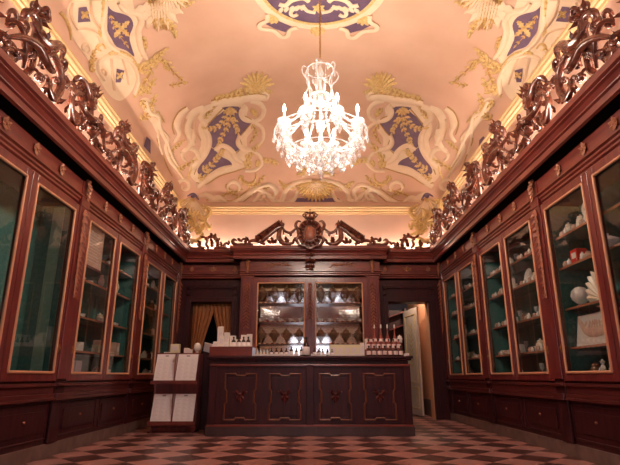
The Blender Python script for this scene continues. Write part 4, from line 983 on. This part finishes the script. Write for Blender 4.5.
for z0, z1, i in ((.69, 1.09, 0), (.14, .53, 1)):
    r = rack(z0, z1, i)
    for sg in (-1, 1):
        x0, x1 = sorted((sg*.012, sg*.37))
        nm = [['upper', 'lower'][i], ['nearer the wall cabinets', 'nearer the counter'][(sg+1)//2]]
        m = MB(); e = .012
        def sl(a, b, t0, t1, off, m=m):
            y0, y1, q0, q1 = .02+.12*t0-off, .02+.12*t1-off, z0+(z1-z0)*t0, z0+(z1-z0)*t1
            m.add([(a, y0, q0), (b, y0, q0), (b, y1, q1), (a, y1, q1), (a, y0+.004, q0), (b, y0+.004, q0), (b, y1+.004, q1), (a, y1+.004, q1)], [(0,1,2,3),(7,6,5,4),(0,4,5,1),(1,5,6,2),(2,6,7,3),(3,7,4,0)])
        m.use(PAPER); sl(x0, x1, .02, .98, .012); m.use(PRINT)
        for c in range(3):
            a = x0+.02+(x1-x0-.04)*c/3+.008; b = a+(x1-x0)/3-.035
            for k in range(16): sl(a, b-.02*((k*7+c) % 3), .10+.045*k, .112+.045*k, .0135)
        m.use(BLUE); sl((x0+x1)/2-.03, (x0+x1)/2+.03, .90, .93, .0135)
        o = m.build('leaflet'); o.location = T.location; o.scale = T.scale
        tag(o, 'white printed leaflet in the %s rack, side %s' % tuple(nm), 'leaflet')
def ons(x, y): return (-1.955+x*.82, 7.50+y, 1.101)
ware('cbox', ons(-.06-.04, .26), 'square cream carton on top of the leaflet stand', 'carton', sc=(1.3, 1.2, 1.5)); ware('flat', ons(.12, .25), 'low cream carton on the leaflet stand', 'carton', sc=(.9, .9, 2.2)); ware('orb', ons(.30, .27), 'small white egg-shaped jar on the leaflet stand', 'jar', sc=(.5, .5, .62)); ware('flat', ons(.20, .22), 'tiny carton beside the egg-shaped jar', 'carton', sc=(.6, .6, 1.6)); ware('flat', ons(-.24, .26), 'flat white carton at the end of the leaflet stand', 'carton', sc=(1, 1, .5))
# side table of leaflets between stand and counter
T = thing('leaflet_holder', (-1.545, 8.10, 0), 'dark pedestal with fanned white sheets behind the leaflet stand', 'pedestal')
m = MB(); m.box(-.13, .1, -.12, .12, 0, 1.12); m.build('pedestal', WOODD, T, bevel=.004)
m = MB(); m.M = Matrix.Translation((-.02, 0, 1.125)) @ Matrix.Rotation(.25, 4, 'Y') @ Matrix.Rotation(.6, 4, 'X'); m.box(-.12, .12, -.01, .0, 0, .16); m.build('sheet', PAPER, T)

# ------------------------------------------------------------------ carved cresting on the cornice
def crest(seed, h=.80, L=1.06):
    """openwork carving in the xz plane, facing -y"""
    r = random.Random(seed); parts = {}
    OUT = (0, -1, 0)
    def P2(pts, y=0.): return [(p[0], y+(-.03*sin(3.1*i/len(pts))), p[1]) for i, p in enumerate(pts)]
    def scroll(m, ctrl, r0, rm, r1, y=0., k=6):
        P = crom([(p[0], y-.05*sin(pi*i/(len(ctrl)-1)), p[1]) for i, p in enumerate(ctrl)], k); n = len(P); r0, rm, r1 = r0*1.1, rm*1.1, r1*1.1
        m.tube(P, taper(n, r0, rm, r1), 8, .8)
        off = [(p.x, p.y-.6*taper(n, r0, rm, r1)[i], p.z) for i, p in enumerate(P)]
        m.tube(off, [q*.35 for q in taper(n, r0, rm, r1)], 6)
    m = MB()
    scroll(m, spiral((.20, .17), .03, .12, 2.5, -2.2, 8)+[(.36, .20), (.47, .36), (.50, .54)]+spiral((.40, .62), .11, .03, -.2, 4.2, 8), .012, .045, .03)
    scroll(m, spiral((.86, .18), .03, .11, .5, 5.0, 8)[::1]+[(.98, .26), (.93, .42), (.80, .50)]+spiral((.76, .42), .08, .02, 1.6, 5.2, 6), .012, .038, .014, -.03)
    scroll(m, [(.50, .06), (.58, .20), (.56, .36), (.64, .50), (.70, .66), (.62, .74)], .03, .042, .02, .03)
    scroll(m, [(.02, .05), (.3, .035), (.55, .05), (.8, .035), (1.05, .05)], .025, .035, .025, .02)
    scroll(m, [(.40, .08), (.33, .22), (.24, .34), (.14, .38), (.08, .33)], .015, .032, .01, -.05)
    scroll(m, [(.10, .18), (.26, .30), (.44, .34), (.60, .28), (.74, .30), (.84, .38)], .015, .045, .015, -.08)
    scroll(m, [(.40, .60), (.52, .50), (.66, .52), (.78, .64), (.90, .66), (.94, .58)], .03, .045, .02, -.06)
    for (cx, cz, rr, a0, a1) in ((.12,.42,.07,-1.2,4.4),(.30,.46,.06,3.4,-2.2),(.92,.50,.06,-1.0,4.6),(.62,.60,.055,4,-1.6),(.60,.28,.05,0,5.4),(.08,.14,.05,2,-3.5),(.72,.16,.06,-1,4.5),(.50,.80,.05,-1.4,4.0),(.80,.62,.05,3.6,-1.8),(.40,.34,.05,1,6.2),(1.0,.36,.05,2,-3)):
        scroll(m, spiral((cx, cz), rr+.02, .015, a0+r.uniform(-.4, .4), a1, 6), .02, .022, .012, r.uniform(-.07, .02), 3)
    parts['scroll'] = m
    m = MB()
    def lf(x, z, a, l, w, y=-.03, b=.2, c=.3): m.leaf((x, y, z), (cos(a), -.15, sin(a)), l, w, (-sin(a), 0, cos(a)), OUT, c, b, 8, 2, .55)
    for a in (.4, 1.2, 1.9, 2.7): lf(.44, .70, a, .13+.03*r.random(), .055, -.04, .6*r.choice((-1, 1)), .45)
    for a in (.3, 1.2, 2.2): lf(.68, .58, a, .12, .05, -.03, .6*r.choice((-1, 1)))
    for (x, z, a, l) in ((.10,.30,2.6,.12),(.16,.32,1.6,.12),(.30,.30,1.9,.11),(.95,.36,.4,.10),(.92,.46,1.2,.12),(.84,.52,1.9,.11),(.55,.2,-.4,.11),(.5,.16,3.4,.11),(.06,.1,2.2,.10),(1.0,.1,.8,.10),(.36,.44,2.8,.12),(.55,.44,.2,.12),(.72,.3,2.4,.10),(.28,.06,1.2,.10),(.78,.06,1.9,.10)):
        lf(x, z, a+r.uniform(-.2, .2), l, .05, -.05, r.uniform(-.7, .7), .5)
    parts['acanthus_foliage'] = m
    for bi, (x, z, k) in enumerate(((.62, .14, 14), (.44, .26, 10), (.90, .30, 9), (.22, .12, 9), (.52, .72, 7))):
        m = MB(); parts['berry_cluster%d' % bi] = m; m.sph((x, -.06, z), .04, 8, 5)
        for _ in range(k): b_ = r.uniform(0, 6.28); m.sph((x+.038*cos(b_)*r.random(), -.085+r.uniform(-.01, .012), z+.038*sin(b_)*r.random()), .017, 6, 4)
    m = MB()
    m.sph((.42, -.05, .78), .055, 9, 6, (1.2, .8, 1)); m.tube(crom([(.46, -.05, .80), (.54, -.08, .83), (.58, -.09, .77), (.54, -.09, .73)], 4), taper(13, .03, .03, .008), 7)
    parts['dark_knop'] = m
    return parts
CP = []
for sd in (1, 2, 3): CP.append(crest(sd))
CPM = []
for ci, c in enumerate(CP):
    d = {}
    for k, mb in c.items():
        o = mb.build('berry_cluster' if k[:5] == 'berry' else k, CARVE, None, True); COL.objects.unlink(o); d[k] = o
    CPM.append(d)
words_l = ['over the green strip cabinet', 'over the hung document cabinet', 'over the cabinet behind the leaflet stand']
def place_crest(side, yc, idx, mirror, lab):
    T = thing('carved_cresting', (side*(XC+.10), yc, ZC), lab, 'carving', 'carved crestings along the side cornices', pi/2 if side < 0 else -pi/2)
    d = CPM[idx % 3]
    for k, o in d.items():
        c = o.copy(); COL.objects.link(c); c.parent = T
        sgn = -1 if mirror else 1
        c.scale = (sgn*.96, 1.0, .90 if idx % 2 else .82); c.location = (-.52*sgn, 0, 0)
    return T
ordn = ['first', 'second', 'third', 'fourth', 'fifth', 'sixth', 'seventh']
for side, wn in ((-1, 'document'), (1, 'ceramics')):
    for k in range(7):
        yc = 9.10-1.06*k
        place_crest(side, yc, k, (k % 2 == 0) == (side < 0), 'openwork carved wooden scroll cresting above the %s wall, %s from the corner shell' % (wn, ordn[k]))
for k in range(4):  # unseen crestings added to shield the entrance tubes from direct view
    T = thing('carved_cresting', (-1.6+1.06*k, YF+.30, ZC), ORD[k]+' scroll cresting added over the entrance to shield its tube lamps, from the document wall', 'carving', 'added crestings shielding the entrance tubes', pi)
    for kk, o in CPM[k % 3].items():
        c = o.copy(); COL.objects.link(c); c.parent = T; c.location = (-.53, 0, 0); c.scale = (.98, 1, 1)
# low beasts of scrollwork on the returns of the back cornice
def beast(sg):
    m = MB()
    def sc(ctrl, r0, rm, r1, y=0): P = crom([(sg*p[0], y, p[1]) for p in ctrl], 6); m.tube(P, taper(len(P), r0, rm, r1), 8, .9)
    sc([(.0, .05), (.08, .03), (.14, .08), (.10, .15), (.04, .13)], .02, .04, .015); sc([(.12, .04), (.24, .05), (.34, .04)], .04, .04, .03)
    sc([(.26, .05), (.28, .18), (.36, .28), (.46, .27), (.50, .20)], .03, .045, .02); sc([(.44, .04), (.50, .12), (.47, .22)], .03, .03, .02); sc([(.52, .05), (.62, .07), (.66, .15), (.60, .19)], .03, .035, .012); sc([(.62, .05), (.80, .05), (.86, .12), (.80, .17), (.76, .12)], .02, .035, .01)
    m.sph((sg*.50, -.02, .24), .045, 8, 6)
    for (x, z, a, l) in ((.34,.28,2.2,.07),(.40,.30,1.6,.06),(.28,.20,2.8,.08),(.36,.06,1.5,.2),(.40,.06,1.9,.18),(.30,.08,2.4,.10),(.52,.26,.3,.10),(.60,.1,1.2,.12),(.2,.06,1.8,.12),(.8,.1,1.0,.1),(.06,.1,2.0,.1)):
        aa = a if sg > 0 else pi-a
        m.leaf((sg*x, -.03, z), (cos(aa), -.1, sin(aa)), l, .06, (-sin(aa), 0, cos(aa)), (0, -1, 0), .3, .2, 7, 3, .4)
    return m
for sg, lb in ((-1, 'small carved scroll beast on the cornice over the curtained doorway'), (1, 'small carved scroll beast on the cornice over the open doorway')):
    o = beast(sg).build('carved_beast', CARVE, smooth=True); o.location = (sg*1.58, YS-.10, ZC); tag(o, lb, 'carving')
# central cresting
T = thing('heraldic_cresting', (0, YC-.27, ZC-.06), 'carved coat of arms with crown at the top of the central cabinet', 'carving'); T.scale = (.95, 1, .93)
m = MB(); m.use(CARVE)
pr = [(-.20, .10), (-.24, .28), (-.22, .46), (-.14, .56), (0, .60), (.14, .56), (.22, .46), (.24, .28), (.20, .10), (.10, .0), (0, -.04), (-.10, .0)]
P = crom([(x, z, 0) for x, z in pr], 4, True); m.extr([(p.x, p.y) for p in P], -.02, .05); m.build('shield_body', CARVE, T, bevel=.01)
m = MB(); m.M = Matrix.Translation((0, -.03, .30)); m.sph((0, 0, 0), .11, 16, 10, (1, .35, 1.35)); m.build('boss', CARVL, T, smooth=True)
m = MB()
for k in range(16):
    a = 2*pi*k/16; m.leaf((.13*cos(a), -.03, .30+.17*sin(a)), (cos(a), -.1, sin(a)), .12, .07, (-sin(a), 0, cos(a)), (0, -1, 0), .4, .2, 7, 3, .5)
for sg in (-1, 1):
    P = crom([(sg*p[0], -.04, p[1]) for p in ((.10,.02),(.22,.06),(.27,.16),(.22,.24),(.24,.36),(.29,.46),(.25,.55),(.18,.54))], 5); m.tube(P, taper(len(P), .02, .04, .015), 8)
m.build('scrolled_border', CARVE, T, smooth=True)
m = MB(); m.M = Matrix.Translation((0, 0, .60)) @ Matrix.Scale(.72, 4) @ Matrix.Translation((0, 0, -.60)); m.lathe([(.13, .60), (.15, .61), (.15, .65), (.13, .66)], 16)
for k in range(8):
    a = 2*pi*k/8; P = crom([(.14*cos(a), .14*sin(a), .65), (.21*cos(a), .21*sin(a), .74), (.12*cos(a), .12*sin(a), .80), (0, 0, .79)], 5); m.tube(P, .017, 6)
    m.sph((.2*cos(a), .2*sin(a), .74), .02, 6, 4); m.leaf((.14*cos(a), .14*sin(a), .65), (cos(a)*.5, sin(a)*.5, 1), .09, .06, (-sin(a), cos(a), 0), (cos(a), sin(a), 0), .2)
m.sph((0, 0, .82), .03, 8, 6); m.tube([(0, 0, .84), (0, 0, .93)], .009, 6); m.tube([(-.03, 0, .90), (.03, 0, .90)], .008, 6)
m.build('crown', CARVE, T, smooth=True)
for sg, lb in ((-1, 'carved winged scroll on the central cornice, on the curtain side of the crown'), (1, 'carved winged scroll on the central cornice, on the open doorway side of the crown')):
    T = thing('winged_scroll', (0, YC-.12, ZC), lb, 'carving'); T.scale = (1, 1, .88)
    m = MB()
    def sc(ctrl, r0, rm, r1, y=0): P = crom([(sg*p[0], y, p[1]) for p in ctrl], 6); m.tube(P, taper(len(P), r0, rm, r1), 8, .9)
    sc([(.30,.10),(.40,.06),(.52,.08),(.60,.18),(.60,.32),(.56,.44)], .02, .055, .035); sc([(.54,.46),(.66,.40),(.78,.28),(.90,.16),(.98,.06)], .045, .06, .03)
    sc([(.86,.05),(.98,.10),(1.06,.14),(1.16,.12),(1.20,.05)], .03, .04, .02); sc([(1.10,.04),(1.24,.04),(1.36,.05)], .03, .04, .03); sc([(1.30,.05),(1.42,.04),(1.50,.09),(1.48,.16),(1.42,.13)], .03, .04, .012); sc([(1.16,.06),(1.22,.15),(1.30,.17),(1.33,.10)], .02, .03, .012)
    m.sph((sg*.55, -.02, .49), .06, 9, 6); m.tube([(sg*.555, -.02, .50), (sg*.56, -.02, .60)], [.03, .012], 7)
    m.build('scroll_body', CARVE, T, smooth=True)
    m = MB()
    for k in range(17):
        t = k/16; x = .58+.42*t; z = .50-.34*t; a = .55-.2*t; a = a if sg > 0 else pi-a
        m.leaf((sg*(x-.02), -.03, z-.02), (cos(a), -.1, sin(a)), .12, .085, (-sin(a), 0, cos(a)), (0, -1, 0), .35, sg*.5, 7, 0, .5)
    m.build('feathered_crest', CARVE, T, smooth=True)
    m = MB()
    for (x, z, a, l) in ((.72,.05,1.6,.16),(.70,.05,2.2,.12),(.75,.05,1.0,.12),(.46,.08,1.7,.14),(.40,.1,.8,.12),(.34,.1,2.4,.12),(1.05,.12,1.9,.12),(1.2,.1,1.4,.12),(1.34,.1,1.1,.10),(1.26,.05,2.0,.1)):
        aa = a if sg > 0 else pi-a; m.leaf((sg*x, -.03, z), (cos(aa), -.1, sin(aa)), l, .07, (-sin(aa), 0, cos(aa)), (0, -1, 0), .3, .2, 7, 3, .4)
    m.build('acanthus_foliage', CARVE, T, smooth=True)
    m = MB(); P = crom([(sg*.54, -.05, .44), (sg*.48, -.06, .33), (sg*.38, -.06, .29), (sg*.30, -.05, .36), (sg*.25, -.04, .44)], 6)
    for i, p in enumerate(P): m.sph(p, .016+.022*sin(pi*i/len(P)), 6, 4)
    for k in range(6): m.sph((sg*(.36+.012*(k % 3)), -.06, .25-.025*(k//3)), .016, 6, 4)
    m.tube([(sg*.52, -.05, .44), (sg*.515, -.05, .24)], [.012, .018], 6)
    m.build('hanging_garland', CARVE, T, smooth=True)
# gilded shells in the two far corners of the plaster cornice
for sg, lb in ((-1, 'gilded plaster shell and leaves in the far corner on the document side'), (1, 'gilded plaster shell and leaves in the far corner on the ceramics side')):
    T = thing('corner_shell', (sg*(XU-.16), YB-.16, 4.28), lb, 'plaster ornament')
    d = Vector((-sg, -1, 0)).normalized(); s = Vector((-d.y, d.x, 0)); 
    m = MB()
    for k in range(9):
        a = -pi/2+(k-4)*.20; m.leaf(d*.16+Vector((0, 0, .0)), s*cos(a)+Vector((0, 0, sin(a)))+d*.1, .52, .11, s*-sin(a)+Vector((0, 0, cos(a))), d, .15, 0, 8, 1, .5)
    m.build('shell', CREAM, T, smooth=True)
    m = MB(); r = random.Random(9)
    for k in range(9):
        a = -pi/2+(k-4)*.22; m.leaf(d*.19+Vector((0, 0, .0)), s*cos(a)+Vector((0, 0, sin(a)))+d*.12, .5, .03, s*-sin(a)+Vector((0, 0, cos(a))), d, .15, 0, 8, 1, .7)
    for k in range(34):
        a = r.uniform(0, 2*pi); q = s*r.uniform(-.26, .26)+Vector((0, 0, r.uniform(-.85, -.2)))+d*r.uniform(.20, .32); m.leaf(q, s*cos(a)+Vector((0, 0, sin(a))), r.uniform(.14, .24), .08, s*-sin(a)+Vector((0, 0, cos(a))), d, .5, r.uniform(-.4, .4), 8, 3, .4)
    for sg2 in (-1, 1):
        for (a1, b1, a2, b2, a3, b3) in ((.05, -.35, .26, -.5, .14, -.72), (.02, -.6, .22, -.78, .05, -.92), (.2, -.1, .36, -.22, .27, -.38)):
            P = crom([d*.26+s*sg2*a1+Vector((0, 0, b1)), d*.3+s*sg2*a2+Vector((0, 0, b2)), d*.28+s*sg2*a3+Vector((0, 0, b3)), d*.26+s*sg2*a3*.4+Vector((0, 0, b3+.05))], 6); m.tube(P, taper(len(P), .02, .045, .012), 7)
    for k in range(3):
        P = crom([d*.2+s*(k-1)*.1+Vector((0, 0, -.3)), d*.3+s*(k-1)*.28+Vector((0, 0, -.5)), d*.35+s*(k-1)*.34+Vector((0, 0, -.62)), d*.35+s*(k-1)*.38+Vector((0, 0, -.5))], 6); m.tube(P, taper(len(P), .02, .035, .01), 7)
    m.build('gold_leaves', GOLD, T, smooth=True)
    m = MB(); m.sph(d*.2+Vector((0, 0, .05)), .05, 10, 6); m.tube(crom([d*.2+s*-.14, d*.22+Vector((0, 0, .08)), d*.2+s*.14], 5), taper(11, .01, .03, .01), 7); m.build('violet_clasp', BLUE, T, smooth=True)

# ------------------------------------------------------------------ cornice uplights (tubes lying behind the cresting)
def tube_lamp(p, q, lab):
    T = thing('uplight', p, lab, 'lamp', 'tube lamps behind the carved cresting')
    d = Vector(q)-Vector(p)
    m = MB(); m.tube([(0, 0, .045), tuple(d+Vector((0, 0, .045)))], .018, 8); m.build('tube', TUBEM, T, smooth=True)
    m = MB(); n = d.normalized(); s = Vector((-n.y, n.x, 0))*.03
    m.add([tuple(-s), tuple(s), tuple(s+d), tuple(-s+d), tuple(-s+Vector((0, 0, .02))), tuple(s+Vector((0, 0, .02))), tuple(s+d+Vector((0, 0, .02))), tuple(-s+d+Vector((0, 0, .02)))], [(0,3,2,1),(4,5,6,7),(0,1,5,4),(1,2,6,5),(2,3,7,6),(3,0,4,7)])
    m.build('housing', WHITE, T)
zt = ZC+.001
for side in (-1, 1):
    for k in range(4):
        y0 = 1.2+2.1*k; x = side*(XU-.07); tube_lamp((x, y0, zt), (x, y0+1.9, zt), '%s tube lamp from the entrance, behind the cresting of the %s wall' % (ORD[k], 'document' if side < 0 else 'ceramics'))
for x0, x1, lb in ((-2.5, -1.4, 'over the curtained doorway'), (-1.15, -.05, 'behind the winged scroll on the curtain side'), (.05, 1.15, 'behind the winged scroll on the open doorway side'), (1.4, 2.5, 'over the open doorway')):
    tube_lamp((x0, YB-.09, zt), (x1, YB-.09, zt), 'tube lamp on the end wall cornice '+lb)
for x0, x1 in ((-2.2, -1.2), (1.2, 2.2)): tube_lamp((x0, YF+.09, zt), (x1, YF+.09, zt), 'tube lamp on the entrance wall cornice near the %s wall' % ('document' if x0 < 0 else 'ceramics'))

# ------------------------------------------------------------------ chandelier
HX, HY = .115, 4.88
T = thing('chandelier', (HX, HY, 0), 'large crystal chandelier with eight lit candles hanging from the painted vault', 'chandelier')
m = MB(); P = []
z = 4.22
while z < MZ-.03:
    m.tube([(.010*(-1)**int(z*40), 0, z), (-.010*(-1)**int(z*40), 0, z+.02), (.010*(-1)**int(z*40), 0, z+.04)], .006, 5); z += .04
m.tube([(0, 0, 4.2), (0, 0, MZ-.02)], .006, 6); m.build('chain', BRASS, T, smooth=True)
m = MB(); m.lathe([(.07, MZ-.03), (.09, MZ-.05), (.03, MZ-.10), (.02, MZ-.13)][::-1], 16); m.build('ceiling_rose', GOLDC, T, smooth=True)
m = MB(); m.lathe([(.01, 2.88), (.05, 2.93), (.02, 2.98), (.06, 3.04), (.10, 3.10), (.03, 3.18), (.02, 3.28), (.05, 3.36), (.02, 3.44), (.015, 3.58), (.045, 3.66), (.02, 3.74), (.015, 3.92), (.04, 4.02), (.015, 4.10), (.02, 4.2)], 14)
m.build('stem', CRYS, T, smooth=True)
m = MB()
for k in range(6):      # lyre shaped crown
    a = 2*pi*k/6+.3; c, s = cos(a), sin(a)
    P = crom([(.02*c, .02*s, 3.62), (.17*c, .17*s, 3.70), (.13*c, .13*s, 3.86), (.21*c, .21*s, 4.0), (.19*c, .19*s, 4.08), (.13*c, .13*s, 4.04)], 5); m.tube(P, .008, 6)
for r_, z_ in ((.11, 3.72), (.15, 4.06)):
    m.tube([(r_*cos(2*pi*i/20), r_*sin(2*pi*i/20), z_) for i in range(21)], .008, 6)
m.build('crown_frame', CRYS, T, smooth=True)
def drop_mb(L=.095, R=.022):
    m = MB(); m.lathe([(.001, 0), (R*.7, -L*.2)][::-1]+[], 6) if False else None
    m.lathe([(.001, -L), (R*.75, -L*.72), (R, -L*.5), (R*.55, -L*.2), (.002, 0)], 6); m.sph((0, 0, .012), .010, 6, 4); return m
dr0 = drop_mb().build('crystal_drop', CRYS); COL.objects.unlink(dr0)
nd = [0]
def drop(x, y, z, s=1., par=T):
    if nd[0] >= 220: return
    nd[0] += 1; c = dr0.copy(); COL.objects.link(c); c.parent = par; c.location = (x, y, z); c.scale = (s, s, s); c.rotation_euler = (0, 0, random.random()*3)
def strand(m, p, q, sag, n=12, r=.012):
    p, q = Vector(p), Vector(q)
    for i in range(n+1):
        t = i/n; c = p.lerp(q, t); c.z -= sag*4*t*(1-t); m.sph(c, r, 6, 4)
R1 = .42; ZL = 3.36
for k in range(8):
    a = 2*pi*(k+.5)/8; c, s = cos(a), sin(a)
    P = crom([(.05*c, .05*s, 3.16), (.20*c, .20*s, 3.06), (.34*c, .34*s, 3.12), (.42*c, .42*s, 3.24), (R1*c, R1*s, ZL-.04)], 6)
    m = MB(); m.tube(P, .013, 7); arm = m.build('arm', CRYS, T, smooth=True)
    m = MB(); m.lathe([(.012, ZL-.05), (.05, ZL-.03), (.065, ZL-.005), (.06, ZL), (.015, ZL-.02)], 12, (R1*c, R1*s, 0)); m.build('drip_pan', CRYS, arm, smooth=True)
    m = MB(); m.lathe([(.014, ZL-.01), (.014, ZL+.09)], 10, (R1*c, R1*s, 0)); m.build('candle', CANDLE, arm, smooth=True)
    m = MB(); m.lathe([(.004, ZL+.09), (.015, ZL+.105), (.018, ZL+.125), (.010, ZL+.155), (.001, ZL+.18)], 10, (R1*c, R1*s, 0)); m.build('bulb', BULBM, arm, smooth=True)
    for j in range(5):
        b = 2*pi*j/5+a; drop(R1*c+.062*cos(b), R1*s+.062*sin(b), ZL-.02, .9)
    for j, (rr, zz) in enumerate(((.30, 3.06), (.20, 3.02))): drop(rr*c, rr*s, zz, 1.1)
    for j in range(4):
        b = 2*pi*j/4+a; drop(R1*c+.035*cos(b), R1*s+.035*sin(b), ZL-.10, 1.0)
    L = bpy.data.lights.new('candle_light', 'POINT'); L.energy = CHAND; L.color = (1, .84, .70); L.shadow_soft_size = .04
    lo = bpy.data.objects.new('candle_light', L); COL.objects.link(lo); lo.parent = T; lo.location = ((R1+.0)*c, (R1+.0)*s, ZL+.24)
    a2 = a+2*pi/8; m = MB()
    strand(m, (R1*c, R1*s, ZL-.03), (R1*cos(a2), R1*sin(a2), ZL-.03), .13); strand(m, (R1*c, R1*s, ZL-.03), (.12*c, .12*s, 3.72), .10, 20); strand(m, (R1*c*1.08, R1*s*1.08, ZL-.03), (.26*c, .26*s, 3.0), .08, 14)
    strand(m, (.12*c, .12*s, 3.72), (.15*c, .15*s, 4.06), .0, 14, .007); strand(m, (.26*c, .26*s, 3.02), (.04*c, .04*s, 2.9), .05, 10)
    m.build('bead_strand', CRYS, arm, smooth=True)
for rr, zz, n, s in ((.46, 3.17, 16, 1.15), (.36, 3.04, 16, 1.15), (.25, 2.98, 12, 1.1), (.13, 2.95, 8, 1.0), (.14, 3.70, 6, .8), (.16, 4.05, 6, .8), (.50, 3.26, 16, 1.0)):
    for i in range(n): a = 2*pi*i/n; drop(rr*cos(a), rr*sin(a), zz, s)
    if n > 8:
        m = MB(); m.tube([(rr*cos(2*pi*i/32), rr*sin(2*pi*i/32), zz+.015) for i in range(33)], .006, 5); m.build('ring', CRYS, T, smooth=True)
drop(0, 0, 2.88, 1.5)

# ------------------------------------------------------------------ lamp of the passage beyond the open door
for p, e in (((1.85, 10.40, 2.55), 20), ((2.34, 10.85, 2.6), 30)):
    L = bpy.data.lights.new('passage_light', 'POINT'); L.energy = e; L.color = (1, .76, .56); L.shadow_soft_size = .06
    lo = bpy.data.objects.new('passage_light', L); COL.objects.link(lo); lo.location = p
